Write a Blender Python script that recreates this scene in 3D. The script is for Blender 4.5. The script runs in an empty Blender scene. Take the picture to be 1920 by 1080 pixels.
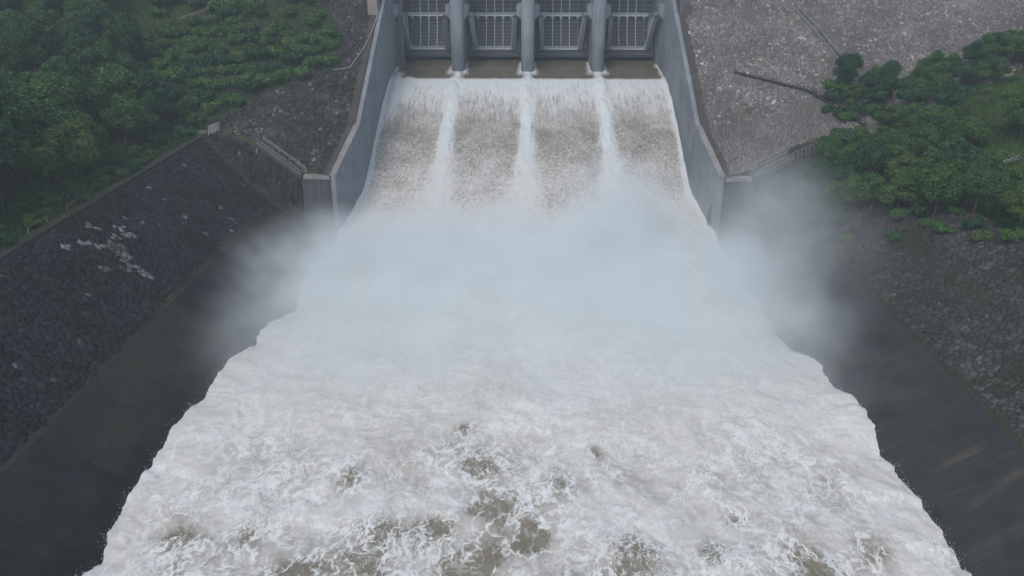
import bpy, math, random
import numpy as np
from mathutils import Vector
from mathutils.geometry import delaunay_2d_cdt

rng = np.random.default_rng(7)
random.seed(7)
S = bpy.context.scene
COL = S.collection
R = math.radians

# ------------------------------------------------------------------ camera, sky, sun, exposure
cam_d = bpy.data.cameras.new('camera')
cam = bpy.data.objects.new('camera', cam_d); COL.objects.link(cam)
cam.location = (0, 0, 45)
cam.rotation_euler = (R(90 - 23.6), 0, math.atan(31 / 1629))
cam_d.sensor_width = 36; cam_d.lens = 28.0
cam_d.clip_start = 0.5; cam_d.clip_end = 3000
S.camera = cam

SUN_EL, SUN_AZ = R(50), R(205)     # high veiled sun, behind and to the left
w = bpy.data.worlds.new('World'); S.world = w; w.use_nodes = True
nt = w.node_tree; nt.nodes.clear()
sky = nt.nodes.new('ShaderNodeTexSky'); sky.sky_type = 'NISHITA'; sky.sun_disc = False
sky.sun_elevation = SUN_EL; sky.sun_rotation = SUN_AZ
sky.air_density = 1.0; sky.dust_density = 2.0; sky.ozone_density = 1.0
hs = nt.nodes.new('ShaderNodeHueSaturation'); hs.inputs['Saturation'].default_value = 0.68
bg = nt.nodes.new('ShaderNodeBackground'); bg.inputs['Strength'].default_value = 0.085
wo = nt.nodes.new('ShaderNodeOutputWorld')
nt.links.new(sky.outputs[0], hs.inputs['Color']); nt.links.new(hs.outputs[0], bg.inputs['Color'])
nt.links.new(bg.outputs[0], wo.inputs['Surface'])

sun_d = bpy.data.lights.new('sun', 'SUN'); sun_d.energy = 0.6; sun_d.angle = R(25); sun_d.color = (1, .97, .93)
sun = bpy.data.objects.new('sun', sun_d); COL.objects.link(sun)
sv = Vector((math.sin(SUN_AZ) * math.cos(SUN_EL), math.cos(SUN_AZ) * math.cos(SUN_EL), math.sin(SUN_EL)))
sun.rotation_euler = sv.to_track_quat('Z', 'Y').to_euler()
sun.location = sv * 300

S.view_settings.view_transform = 'Standard'; S.view_settings.look = 'None'
S.view_settings.gamma = 1; S.view_settings.use_curve_mapping = False
S.view_settings.exposure = 0.85
S.cycles.volume_bounces = 4
S.cycles.max_bounces = 8
S.cycles.volume_step_rate = 1.6
S.cycles.volume_max_steps = 128
S.cycles.use_denoising = True

# ------------------------------------------------------------------ helpers
def link(o): COL.objects.link(o); return o

def tag(o, label=None, cat=None, kind=None, group=None):
    if label: o['label'] = label
    if cat: o['category'] = cat
    if kind: o['kind'] = kind
    if group: o['group'] = group
    return o

def empty(name, loc, rz=0.0):
    o = bpy.data.objects.new(name, None); o.empty_display_size = .3
    o.location = loc; o.rotation_euler = (0, 0, rz); return link(o)

def np_mesh(name, V, F, mat=None, attrs=None, smooth=False):
    """V (n,3); F (m,3) or (m,4) or a list of such arrays."""
    Fs = F if isinstance(F, list) else [F]
    me = bpy.data.meshes.new(name)
    V = np.asarray(V, dtype=np.float32)
    me.vertices.add(len(V)); me.vertices.foreach_set('co', V.ravel())
    loops = np.concatenate([f.ravel() for f in Fs]).astype(np.int32)
    tot = np.concatenate([np.full(len(f), f.shape[1], dtype=np.int32) for f in Fs])
    start = np.concatenate([[0], np.cumsum(tot)[:-1]]).astype(np.int32)
    me.loops.add(len(loops)); me.loops.foreach_set('vertex_index', loops)
    me.polygons.add(len(tot)); me.polygons.foreach_set('loop_start', start)
    me.polygons.foreach_set('loop_total', tot)
    if smooth: me.polygons.foreach_set('use_smooth', np.ones(len(tot), dtype=bool))
    me.update(calc_edges=True)
    if attrs:
        for k, (dom, val) in attrs.items():
            a = me.attributes.new(k, 'FLOAT', dom)
            a.data.foreach_set('value', np.asarray(val, dtype=np.float32).ravel())
    if mat: me.materials.append(mat)
    me.validate()
    return me

def obj(name, me, parent=None):
    o = bpy.data.objects.new(name, me); o.parent = parent; return link(o)

class MB:
    """collects boxes, beams and tubes, built as one mesh"""
    def __init__(s): s.v = []; s.f = []
    def add(s, vs, fs):
        n = len(s.v); s.v += [tuple(p) for p in vs]; s.f += [tuple(i + n for i in f) for f in fs]
    def hexa(s, p):   # 8 points: bottom ring 0-3, top ring 4-7
        s.add(p, [(3, 2, 1, 0), (4, 5, 6, 7), (0, 1, 5, 4), (1, 2, 6, 5), (2, 3, 7, 6), (3, 0, 4, 7)])
    def box(s, a, b):
        x0, y0, z0 = a; x1, y1, z1 = b
        s.hexa([(x0, y0, z0), (x1, y0, z0), (x1, y1, z0), (x0, y1, z0), (x0, y0, z1), (x1, y0, z1), (x1, y1, z1), (x0, y1, z1)])
    def beam(s, a, b, w_, h_, up=(0, 0, 1)):
        a = Vector(a); b = Vector(b); d = (b - a).normalized(); u = Vector(up)
        sd = d.cross(u)
        if sd.length < 1e-4: sd = d.cross(Vector((0, 1, 0)))
        sd.normalize(); u = sd.cross(d)
        sd *= w_ / 2; u *= h_ / 2
        s.hexa([a - sd - u, a + sd - u, b + sd - u, b - sd - u, a - sd + u, a + sd + u, b + sd + u, b - sd + u])
    def ibeam(s, a, b, w_, h_, t=.08, up=(0, 0, 1)):
        a = Vector(a); b = Vector(b); d = (b - a).normalized(); u = Vector(up)
        sd = d.cross(u).normalized(); u = sd.cross(d)
        s.beam(a, b, t, h_ - 2 * t - .004, up)
        for k in (-1, 1): s.beam(a + u * k * (h_ - t) / 2, b + u * k * (h_ - t) / 2, w_, t, up)
    def tube(s, pts, r, n=6):
        pts = [Vector(p) for p in pts]; base = len(s.v)
        rr = r if isinstance(r, (list, tuple)) else [r] * len(pts)
        for i, p in enumerate(pts):
            d = (pts[min(i + 1, len(pts) - 1)] - pts[max(i - 1, 0)]).normalized()
            a = d.cross(Vector((0, 0, 1)))
            if a.length < .05: a = d.cross(Vector((1, 0, 0)))
            a.normalize(); b = d.cross(a)
            for k in range(n):
                t = 2 * math.pi * k / n; s.v.append(tuple(p + (a * math.cos(t) + b * math.sin(t)) * rr[i]))
        for i in range(len(pts) - 1):
            for k in range(n):
                q = base + i * n; s.f.append((q + k, q + (k + 1) % n, q + n + (k + 1) % n, q + n + k))
        s.f.append(tuple(base + k for k in reversed(range(n))))
        s.f.append(tuple(base + (len(pts) - 1) * n + k for k in range(n)))
    def prism(s, poly, axis_vec):
        n = len(poly); a = Vector(axis_vec)
        top = [tuple(Vector(p) + a) for p in poly]
        s.add(list(poly) + top, [tuple(reversed(range(n))), tuple(range(n, 2 * n))] + [(i, (i + 1) % n, n + (i + 1) % n, n + i) for i in range(n)])
    def build(s, name, mat, parent=None, bevel=0):
        me = bpy.data.meshes.new(name); me.from_pydata(s.v, [], s.f)
        import bmesh
        bm = bmesh.new(); bm.from_mesh(me); bmesh.ops.recalc_face_normals(bm, faces=bm.faces[:])
        if bevel:
            ed = [e for e in bm.edges if len(e.link_faces) == 2 and e.calc_face_angle(0) > .6]
            bmesh.ops.bevel(bm, geom=ed, offset=bevel, segments=1, affect='EDGES')
        bm.to_mesh(me); bm.free(); me.update()
        if mat: me.materials.append(mat)
        return obj(name, me, parent)

def _hash(ix, iy, seed):
    n = (ix.astype(np.int64) * 374761393 + iy.astype(np.int64) * 668265263 + seed * 1442695041) & 0x7fffffff
    n = ((n ^ (n >> 13)) * 1274126177) & 0x7fffffff
    n = ((n ^ (n >> 16)) * 668265263) & 0x7fffffff
    return ((n ^ (n >> 15)) & 0xffffff) / float(0xffffff)

def perlin(x, y, seed=0):
    x = np.asarray(x, float); y = np.asarray(y, float)
    ix = np.floor(x); iy = np.floor(y); fx = x - ix; fy = y - iy
    ix = ix.astype(np.int64); iy = iy.astype(np.int64)
    u = fx * fx * fx * (fx * (fx * 6 - 15) + 10); v = fy * fy * fy * (fy * (fy * 6 - 15) + 10)
    def g(i, j, dx, dy):
        a = _hash(i, j, seed) * 2 * np.pi
        return np.cos(a) * dx + np.sin(a) * dy
    n00 = g(ix, iy, fx, fy); n10 = g(ix + 1, iy, fx - 1, fy); n01 = g(ix, iy + 1, fx, fy - 1); n11 = g(ix + 1, iy + 1, fx - 1, fy - 1)
    return (n00 * (1 - u) + n10 * u) * (1 - v) + (n01 * (1 - u) + n11 * u) * v    # about -0.7..0.7

def fbm(x, y, octv=4, seed=0, gain=.5):
    t = 0; a = 1
    for k in range(octv):
        t = t + a * perlin(x * 2 ** k, y * 2 ** k, seed + k * 17); a *= gain
    return t

def sstep(a, b, x):
    t = np.clip((x - a) / (b - a), 0, 1); return t * t * (3 - 2 * t)

# ------------------------------------------------------------------ material builder
class M:
    def __init__(s, name):
        s.m = bpy.data.materials.new(name); s.m.use_nodes = True
        s.t = s.m.node_tree; s.t.nodes.clear()
        s.out = s.n('ShaderNodeOutputMaterial')
    def n(s, typ, **kw):
        o = s.t.nodes.new(typ)
        for k, v in kw.items(): setattr(o, k, v)
        return o
    def set(s, sock, v):
        if hasattr(v, 'is_output') or isinstance(v, bpy.types.NodeSocket): s.t.links.new(v, sock)
        else:
            if isinstance(v, tuple) and len(v) == 3 and sock.type == 'RGBA': v = (*v, 1)
            sock.default_value = v
    def pos(s): return s.n('ShaderNodeNewGeometry').outputs['Position']
    def attr(s, name): return s.n('ShaderNodeAttribute', attribute_name=name).outputs['Fac']
    def rand(s): return s.n('ShaderNodeObjectInfo').outputs['Random']
    def math(s, op, a, b=0.0, c=0.0, clamp=False):
        o = s.n('ShaderNodeMath', operation=op, use_clamp=clamp)
        for i, v in enumerate((a, b, c)): s.set(o.inputs[i], v)
        return o.outputs[0]
    def vmath(s, op, a, b=(0, 0, 0), out=0):
        o = s.n('ShaderNodeVectorMath', operation=op)
        s.set(o.inputs[0], a)
        if op == 'SCALE': s.set(o.inputs['Scale'], b)
        else: s.set(o.inputs[1], b)
        return o.outputs[out]
    def noise(s, vec, scale, detail=4.0, rough=.55, dist=0.0, color=False, typ='FBM'):
        o = s.n('ShaderNodeTexNoise', noise_type=typ)
        s.set(o.inputs['Vector'], vec); s.set(o.inputs['Scale'], scale)
        o.inputs['Detail'].default_value = detail; o.inputs['Roughness'].default_value = rough
        o.inputs['Distortion'].default_value = dist
        return o.outputs['Color' if color else 'Fac']
    def voro(s, vec, scale, feature='F1', out='Distance'):
        o = s.n('ShaderNodeTexVoronoi', feature=feature); s.set(o.inputs['Vector'], vec); s.set(o.inputs['Scale'], scale)
        return o.outputs[out]
    def ss(s, x, a, b, lo=0.0, hi=1.0):
        o = s.n('ShaderNodeMapRange', interpolation_type='SMOOTHSTEP')
        s.set(o.inputs['Value'], x); s.set(o.inputs['From Min'], a); s.set(o.inputs['From Max'], b)
        s.set(o.inputs['To Min'], lo); s.set(o.inputs['To Max'], hi); return o.outputs[0]
    def mix(s, f, a, b):
        o = s.n('ShaderNodeMix', data_type='RGBA'); s.set(o.inputs[0], f); s.set(o.inputs[6], a); s.set(o.inputs[7], b); return o.outputs[2]
    def scale(s, vec, v): return s.vmath('MULTIPLY', vec, v)
    def bump(s, h, dist=.05, strength=1.0):
        o = s.n('ShaderNodeBump'); s.set(o.inputs['Height'], h); s.set(o.inputs['Distance'], dist); s.set(o.inputs['Strength'], strength); return o.outputs[0]
    def bsdf(s, col, rough=.85, normal=None, spec=.12, trans=None):
        o = s.n('ShaderNodeBsdfPrincipled'); s.set(o.inputs['Base Color'], col); s.set(o.inputs['Roughness'], rough)
        s.set(o.inputs['Specular IOR Level'], spec)
        if normal is not None: s.set(o.inputs['Normal'], normal)
        sh = o.outputs[0]
        if trans is not None:
            tr = s.n('ShaderNodeBsdfTranslucent'); s.set(tr.inputs['Color'], col)
            mx = s.n('ShaderNodeMixShader'); mx.inputs[0].default_value = trans
            s.t.links.new(sh, mx.inputs[1]); s.t.links.new(tr.outputs[0], mx.inputs[2]); sh = mx.outputs[0]
        s.t.links.new(sh, s.out.inputs['Surface']); return s.m

def concrete(name, base, dark, streak=.5, stain_scale=.25, moss=0.0, rough=.85, wet=False):
    m = M(name); p = m.pos()
    big = m.ss(m.noise(p, stain_scale, 5, .6), .35, .68)
    st = m.ss(m.noise(m.scale(p, (1.6, 1.6, .12)), 1.0, 4, .6), .42, .7)
    fine = m.noise(p, 3.5, 6, .65)
    c = m.mix(m.math('MULTIPLY', big, .75), base, dark)
    c = m.mix(m.math('MULTIPLY', st, streak), c, tuple(x * .62 for x in dark))
    c = m.mix(m.math('MULTIPLY', m.ss(fine, .45, .75), .35), c, tuple(min(1, x * 1.35) for x in base))
    if wet:
        z_ = m.n('ShaderNodeSeparateXYZ'); m.t.links.new(p, z_.inputs[0])
        wt = m.ss(m.math('ADD', z_.outputs[2], m.math('MULTIPLY', m.noise(p, .35, 5, .65), -3.0)), .6, -.5)
        c = m.mix(m.math('MULTIPLY', wt, .55), c, tuple(x * .45 for x in dark)); rough = m.math('SUBTRACT', rough, m.math('MULTIPLY', wt, .3))
    if moss: c = m.mix(m.math('MULTIPLY', m.ss(m.noise(p, .45, 5, .65), .48, .66), moss), c, (.035, .045, .018))
    return m.bsdf(c, rough, m.bump(fine, .04, .6))

def stone_mat(name, lo, hi, pale, moss_col, moss_amt, moss_scale=.16):
    m = M(name); p = m.pos(); t = m.attr('tone')
    c = m.mix(t, lo, hi)
    c = m.mix(m.ss(t, .9, 1.0), c, pale)
    big = m.ss(m.noise(p, .09, 4, .6), .36, .64)
    c = m.mix(m.math('MULTIPLY', big, .38), c, tuple(x * .55 for x in lo))
    fine = m.noise(p, 4.0, 6, .7)
    c = m.mix(m.math('MULTIPLY', m.ss(fine, .35, .75), .5), c, tuple(x * 1.5 for x in lo))
    ms = m.ss(m.math('ADD', m.noise(p, moss_scale, 5, .65), m.math('MULTIPLY', m.noise(p, 1.5, 3, .6), .25)), .6, .76)
    c = m.mix(m.math('MULTIPLY', ms, moss_amt), c, moss_col)
    return m.bsdf(c, .9, m.bump(fine, .06, .8))

# ------------------------------------------------------------------ the lie of the land
def damz(Y): return np.minimum(9.7 + .54 * (np.asarray(Y, float) - 125), 40.0)
def bankz(ax): return np.maximum((np.asarray(ax, float) - 34.5) / 1.5, -8.0)
TOE_X = [29, 31, 35.6, 45, 53.5, 60, 80, 400]
TOE_Y = [125.2, 125.3, 126.3, 132.1, 135.2, 137, 141, 190]
def toe(ax): return np.interp(ax, TOE_X, TOE_Y)
def wall_x(Y): return np.interp(Y, [125, 136], [31, 28.75])

def land(X, Y):
    X = np.asarray(X, float); Y = np.asarray(Y, float); ax = np.abs(X)
    b = bankz(ax)
    b = np.where(ax > 55.7, 14.1, b)
    b = b - .25 * sstep(55.7, 56.2, ax) + .25 * sstep(57.6, 58.2, ax)
    bump_ = 1.6 * fbm(X * .045, Y * .045, 3, 5) * sstep(58, 70, ax)
    hl = 14.1 + .22 * np.maximum(ax - 59, 0) + bump_
    hr = 14.1 + .30 * np.maximum(ax - 58, 0) + bump_ + 2.5 * np.exp(-((ax - 80) / 13) ** 2 - ((Y - 128) / 16) ** 2)
    b = np.where(ax > 58.0, np.minimum(np.where(X < 0, hl, hr), 33.0), b)
    D = damz(Y)
    ty = toe(ax)
    sl = np.interp(ax, [36, 37, 46, 60], [40, 3.2, 1.2, .9])
    front = damz(ty) - sl * (ty - Y)
    d = np.where(Y >= ty, D, front)
    z = np.maximum(b, np.where(ax < 56.5, d, np.where(Y >= ty, D, -99)))
    z = np.where((ax < wall_x(Y) + .35) & (Y > 124.5), -9.0, z)
    return z

def land_n(X, Y, e=.4):
    gx = (land(X + e, Y) - land(X - e, Y)) / (2 * e); gy = (land(X, Y + e) - land(X, Y - e)) / (2 * e)
    n = np.stack([-gx, -gy, np.ones_like(gx)], -1)
    return n / np.linalg.norm(n, axis=-1, keepdims=True)

def grid_mesh(name, xs, ys, zfun, mat, attrs=None, smooth=True):
    X, Y = np.meshgrid(xs, ys); Z = zfun(X, Y)
    V = np.stack([X, Y, Z], -1).reshape(-1, 3)
    nx, ny = len(xs), len(ys)
    i = np.arange(ny - 1)[:, None] * nx + np.arange(nx - 1)[None]
    F = np.stack([i, i + 1, i + nx + 1, i + nx], -1).reshape(-1, 4)
    return np_mesh(name, V, F, mat, attrs(X, Y, Z) if attrs else None, smooth)

# materials of the setting
m = M('soil_and_turf'); p = m.pos()
a = m.ss(m.noise(p, .07, 5, .6), .38, .62); b_ = m.noise(p, 1.3, 6, .7)
c = m.mix(a, (.028, .048, .020), (.050, .078, .024)); c = m.mix(m.ss(b_, .5, .8), c, (.045, .040, .024))
GROUND = m.bsdf(c, .95, m.bump(b_, .3, .7), .1)

xs = np.unique(np.round(np.concatenate([np.arange(-320, 320.1, 4), np.arange(-112, 112.1, 1), np.arange(28, 38, .25), -np.arange(28, 38, .25), [-55.7, 55.7, 56.2, -56.2, 57.6, -57.6, 58.2, -58.2]]), 3))
ys = np.unique(np.round(np.concatenate([np.arange(-160, 330.1, 5), np.arange(20, 186.1, 1), [124.4, 124.6, 125.1, 125.4], np.arange(125.5, 137, .5)]), 3))
g = obj('ground', grid_mesh('ground', xs, ys, lambda X, Y: land(X, Y) - .06, GROUND))
tag(g, 'grassy valley sides and river bed under the whole spillway', kind='structure')

# ------------------------------------------------------------------ stone pitching: fitted uneven stones
NC = 8
def cells(u0, u1, v0, v1, size, jit, seed, warp=0.0):
    """corner rings (n,NC,2) of an irregular fitted stone pattern (cells round scattered sites) and their centres"""
    r_ = np.random.default_rng(seed)
    nu = int((u1 - u0) / size) + 3; nv = int((v1 - v0) / (size * .866)) + 3
    J, I = np.meshgrid(np.arange(nv), np.arange(nu), indexing='ij')
    P = np.stack([(I + .5 * (J % 2) - .5) * size + u0, (J - 1) * size * .866 + v0], -1).reshape(-1, 2)
    P = P + r_.uniform(-jit, jit, P.shape) * size
    P = P[r_.random(len(P)) > .10]
    q = P / (size * 4.0)
    P = P + warp * size * np.stack([perlin(q[:, 0], q[:, 1], seed + 9), perlin(q[:, 0], q[:, 1], seed + 11)], -1)
    vs, _, fs, orig, _, _ = delaunay_2d_cdt([Vector(p_) for p_ in P], [], [], 0, 1e-7)
    W = np.array([(v[0], v[1]) for v in vs]); T = np.array([f for f in fs if len(f) == 3])
    A, B, C_ = W[T[:, 0]], W[T[:, 1]], W[T[:, 2]]
    d = 2 * (A[:, 0] * (B[:, 1] - C_[:, 1]) + B[:, 0] * (C_[:, 1] - A[:, 1]) + C_[:, 0] * (A[:, 1] - B[:, 1])); d = np.where(np.abs(d) < 1e-9, 1e-9, d)
    a2, b2, c2 = (A ** 2).sum(1), (B ** 2).sum(1), (C_ ** 2).sum(1)
    CC = np.stack([(a2 * (B[:, 1] - C_[:, 1]) + b2 * (C_[:, 1] - A[:, 1]) + c2 * (A[:, 1] - B[:, 1])) / d,
                   (a2 * (C_[:, 0] - B[:, 0]) + b2 * (A[:, 0] - C_[:, 0]) + c2 * (B[:, 0] - A[:, 0])) / d], -1)
    ring = [[] for _ in range(len(W))]
    for t, (i, j, k) in enumerate(T.tolist()): ring[i].append(t); ring[j].append(t); ring[k].append(t)
    out = []
    for i, rr in enumerate(ring):
        if len(rr) < 4: continue
        c = CC[rr]; o_ = c - W[i]
        if np.abs(o_).max() > 1.6 * size: continue
        c = c[np.argsort(np.arctan2(o_[:, 1], o_[:, 0]))]; c = [tuple(v) for v in c]
        while len(c) > NC:
            L = [math.dist(c[k], c[(k + 1) % len(c)]) for k in range(len(c))]; c.pop(L.index(min(L)))
        while len(c) < NC:
            L = [math.dist(c[k], c[(k + 1) % len(c)]) for k in range(len(c))]; k = L.index(max(L)); n_ = c[(k + 1) % len(c)]
            c.insert(k + 1, ((c[k][0] + n_[0]) / 2, (c[k][1] + n_[1]) / 2))
        out.append(c)
    P = np.array(out); return P, P.mean(1)

def stones(P, seed, gap=.10, hmin=.02, hmax=.16, dome=.05):
    """(n,2*NC+1,3) verts + faces for each stone"""
    n = len(P); r_ = np.random.default_rng(seed)
    c = P.mean(1, keepdims=True)
    X0 = c + (P - c) * (1 - gap * r_.uniform(.4, 1.6, (n, 1, 1))); X1 = c + (P - c) * (1 - gap - r_.uniform(.06, .26, (n, NC, 1)))
    h = r_.uniform(hmin, hmax, (n, 1)); tilt = r_.normal(0, .13, (n, 2))
    zt = h + (tilt[:, None, :] * (X1 - c)).sum(-1)
    zt += r_.normal(0, .022, zt.shape)
    def place(XY, hh):
        x, y = XY[..., 0], XY[..., 1]
        return np.stack([x, y, land(x, y)], -1) + land_n(x, y) * hh[..., None]
    V = np.concatenate([place(X0, np.full(X0.shape[:2], -.12)), place(X1, zt), place(c + r_.normal(0, .06, c.shape), h + dome)], 1)
    f = []
    for k in range(NC):
        k2 = (k + 1) % NC; f += [(k, k2, NC + k2), (k, NC + k2, NC + k), (NC + k, NC + k2, 2 * NC)]
    return V, np.array(f)

def lay(V, F, tone, keep_n, rank, mat, parent, bed_label):
    """the KEEP_N stones of highest rank as parts, the rest as one bed"""
    order = np.argsort(-rank); top = order[:keep_n]; rest = order[keep_n:]
    for i in top:
        o_ = V[i].mean(0)
        me = np_mesh('stone', V[i] - o_, F, mat, {'tone': ('FACE', np.full(len(F), tone[i]))})
        o = obj('stone', me, parent); o.location = o_
    W = V[rest]; n = len(W)
    FF = (F[None] + (np.arange(n) * V.shape[1])[:, None, None]).reshape(-1, 3)
    me = np_mesh('stone_bed', W.reshape(-1, 3), FF, mat, {'tone': ('FACE', np.repeat(tone[rest], len(F)))})
    o = obj('stone_bed', me, parent); tag(o, bed_label, kind='stuff'); return o

CAMV = np.array([0, 0, 45.0])
STONE_L = stone_mat('dark_wet_stone', (.016, .018, .023), (.062, .065, .074), (.30, .30, .31), (.018, .022, .010), .75)
STONE_R = stone_mat('damp_stone', (.040, .039, .040), (.125, .120, .118), (.30, .285, .28), (.034, .040, .017), .7)
STONE_DL = stone_mat('dark_rock_facing', (.022, .020, .021), (.125, .116, .116), (.40, .38, .37), (.030, .035, .014), .45)
STONE_DR = stone_mat('grey_rock_facing', (.115, .106, .104), (.34, .312, .30), (.66, .62, .59), (.085, .085, .06), .3)
BED = concrete('dark_mortar', (.045, .045, .046), (.028, .028, .026), .2, .3, .5)

PALE = [(-53.6, 91.9), (-51.7, 95.1), (-50.9, 94), (-50.6, 90.4), (-51.2, 89.1), (-53.2, 85.3), (-52.5, 87.9), (-49.7, 89.6), (-48.6, 88.8),
        (-46.5, 88.5), (-49.3, 85.1), (-45.9, 88.1), (-47.8, 88.5), (-50.1, 91.2), (-51.0, 92.5), (-49.0, 90.0), (-48.0, 87.2), (-50.4, 94.8)]

def rip_ok(cx, cy, side):
    ax = np.abs(cx)
    return (((ax > 42.75) & (ax < 55.5)) | ((ax > 36.8) & (ax < 43) & (land(cx, cy) > bankz(ax) + .25))) & (cy < toe(ax) - .5) & (cy > 18)

def riprap(side, mat, label, bedl, seed):
    x0, x1 = (-56, -36) if side < 0 else (36, 56)
    par = obj('stone_bank', grid_mesh('stone_bank', side * np.arange(36.9, 55.75, .94)[::side], np.arange(10, 137, 1.0),
              lambda X, Y: np.where((Y < toe(np.abs(X)) + .5) & ((np.abs(X) > 42.3) | (land(X, Y) > bankz(np.abs(X)) + .2)), land(X, Y) - .02, land(X, Y) - .4), BED))
    tag(par, label, kind='structure')
    P, c = cells(x0, x1, 18, 136, .62 if side < 0 else .56, .44, seed, 1.0)
    ok = rip_ok(c[:, 0], c[:, 1], side); P, c = P[ok], c[ok]
    V, F = stones(P, seed, .08, .0, .15, .03)
    n = len(P); r_ = np.random.default_rng(seed + 1)
    tone = np.clip(r_.beta(1.6, 3.2, n) + .25 * fbm(c[:, 0] * .25, c[:, 1] * .25, 3, seed), 0, .88)
    if side < 0:
        for (x, y) in PALE:
            d = np.hypot(c[:, 0] - x, c[:, 1] - y); tone[d < .62] = 1.0
        tone[r_.random(n) < .008] = .96
    else:
        q = np.hypot((c[:, 0] - 44.6), (c[:, 1] - 66) * .16); tone[(q < 1.5) & (r_.random(n) < .3)] = .92
        q = np.hypot((c[:, 0] - 53), (c[:, 1] - 88) * .3); tone[(q < 2.2) & (r_.random(n) < .22)] = .915
        tone[r_.random(n) < .012] = .92
    dist = np.linalg.norm(V.mean(1) - CAMV, axis=1)
    # visible inside the frame: the nearest ones you can see
    vis = (np.abs(c[:, 0]) < (c[:, 1] * .9164 + 14) * .66)
    rank = np.where(vis, 1000 - dist, 0) + np.where((tone > .93) & vis, 60, 0)
    lay(V, F, tone, 300, rank, mat, par, bedl)
    return par

riprap(-1, STONE_L, 'dark mossy stone bank with a scatter of pale stones, below the dense wood', 'remaining fitted stones of the dark bank', 101)
riprap(1, STONE_R, 'grey brown stone bank below the shrubby slope, partly veiled by mist', 'remaining fitted stones of the bank', 202)

def grass_x(Y): return np.interp(Y, [134, 142, 147, 150, 160, 170, 181], [-54, -49.5, -40.5, -34.5, -36, -41.5, -46])
def dam_face(side, mat, label, bedl, seed, size):
    if side < 0: xr = np.arange(-62, -28.9, 1.0)
    else: xr = np.arange(29.5, 118, 1.5)
    par = obj('dam_slope', grid_mesh('dam_slope', xr, np.arange(124, 190, 1.0),
              lambda X, Y: np.where((np.abs(X) > wall_x(Y) + .5) & (Y > toe(np.abs(X)) - .4) & (np.abs(damz(Y) - land(X, Y)) < .05), damz(Y) - .02, land(X, Y) - .5), BED if side < 0 else concrete('grit_between_rocks', (.10, .095, .092), (.06, .058, .056), .1, .3, .3)))
    tag(par, label, kind='structure')
    P, c = cells(min(xr), max(xr), 125, 183, size, .42, seed, 1.0)
    ax = np.abs(c[:, 0])
    ok = (ax > wall_x(c[:, 1]) + 2.2) & (c[:, 1] > toe(ax) + .35) & (c[:, 1] < 180)
    if side < 0: ok &= c[:, 0] > grass_x(c[:, 1]) - .8 + .8 * perlin(c[:, 0] * .4, c[:, 1] * .4, 3)
    else: ok &= (np.abs(land(c[:, 0], c[:, 1]) - damz(c[:, 1])) < .1)
    P, c = P[ok], c[ok]
    V, F = stones(P, seed, .08, .0, .16, .03)
    n = len(P); r_ = np.random.default_rng(seed + 1)
    tone = np.clip(r_.beta(1.3, 2.0, n) + .35 * fbm(c[:, 0] * .12, c[:, 1] * .12, 3, seed), 0, .88)
    pale = fbm(c[:, 0] * .15, c[:, 1] * .15, 3, seed + 3)
    pk = r_.random(n) < np.clip(.09 + .25 * pale, .02, .3); tone[pk] = r_.uniform(.86, .97, pk.sum())
    if side > 0:   # more even stone tones on the lowest facet
        low = c[:, 1] < np.interp(c[:, 0], [33, 51, 58], [134, 144.4, 137]); tone[low] = np.clip(tone[low] * .5 + .28, 0, .9)
    dist = np.linalg.norm(V.mean(1) - CAMV, axis=1)
    lay(V, F, tone, 200, 1000 - dist, mat, par, bedl)
    return par
dam_face(-1, STONE_DL, 'dark rock facing of the dam between the training wall and the green slope', 'remaining rocks of the dark facing', 303, .56)
dam_face(1, STONE_DR, 'pale grey rock facing of the dam beside the concrete gutter', 'remaining rocks of the pale facing', 404, .56)

# ------------------------------------------------------------------ concrete slabs lining the channel
SLAB_D = concrete('dark_damp_concrete', (.034, .034, .036), (.016, .017, .018), .45, .16, .35, .65, True)
SLAB_B = concrete('silty_damp_concrete', (.044, .042, .036), (.021, .022, .020), .45, .18, .4, .65, True)
m = M('slab_with_silt_runs'); p = m.pos()
st = m.ss(m.noise(m.scale(p, (.08, .55, .08)), 1.0, 4, .6, .3), .47, .66)
up = m.ss(m.noise(p, .1, 3), .35, .6)
near_ = m.ss(m.vmath('LENGTH', m.vmath('MULTIPLY', m.vmath('SUBTRACT', p, (40.5, 57.5, 4)), (.16, .17, .16)), out=1), 1.2, .25)
c = m.mix(m.math('MULTIPLY', st, m.math('ADD', m.math('MULTIPLY', up, .35), m.math('MULTIPLY', near_, .6))), (.042, .044, .046), (.098, .088, .058))
c = m.mix(m.math('MULTIPLY', m.ss(m.noise(p, .28, 6, .7), .42, .68), .6), c, (.024, .026, .028))
fi = m.noise(p, 3, 6, .65)
SLAB_S = m.bsdf(c, .65, m.bump(fi, .03, .5))
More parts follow.
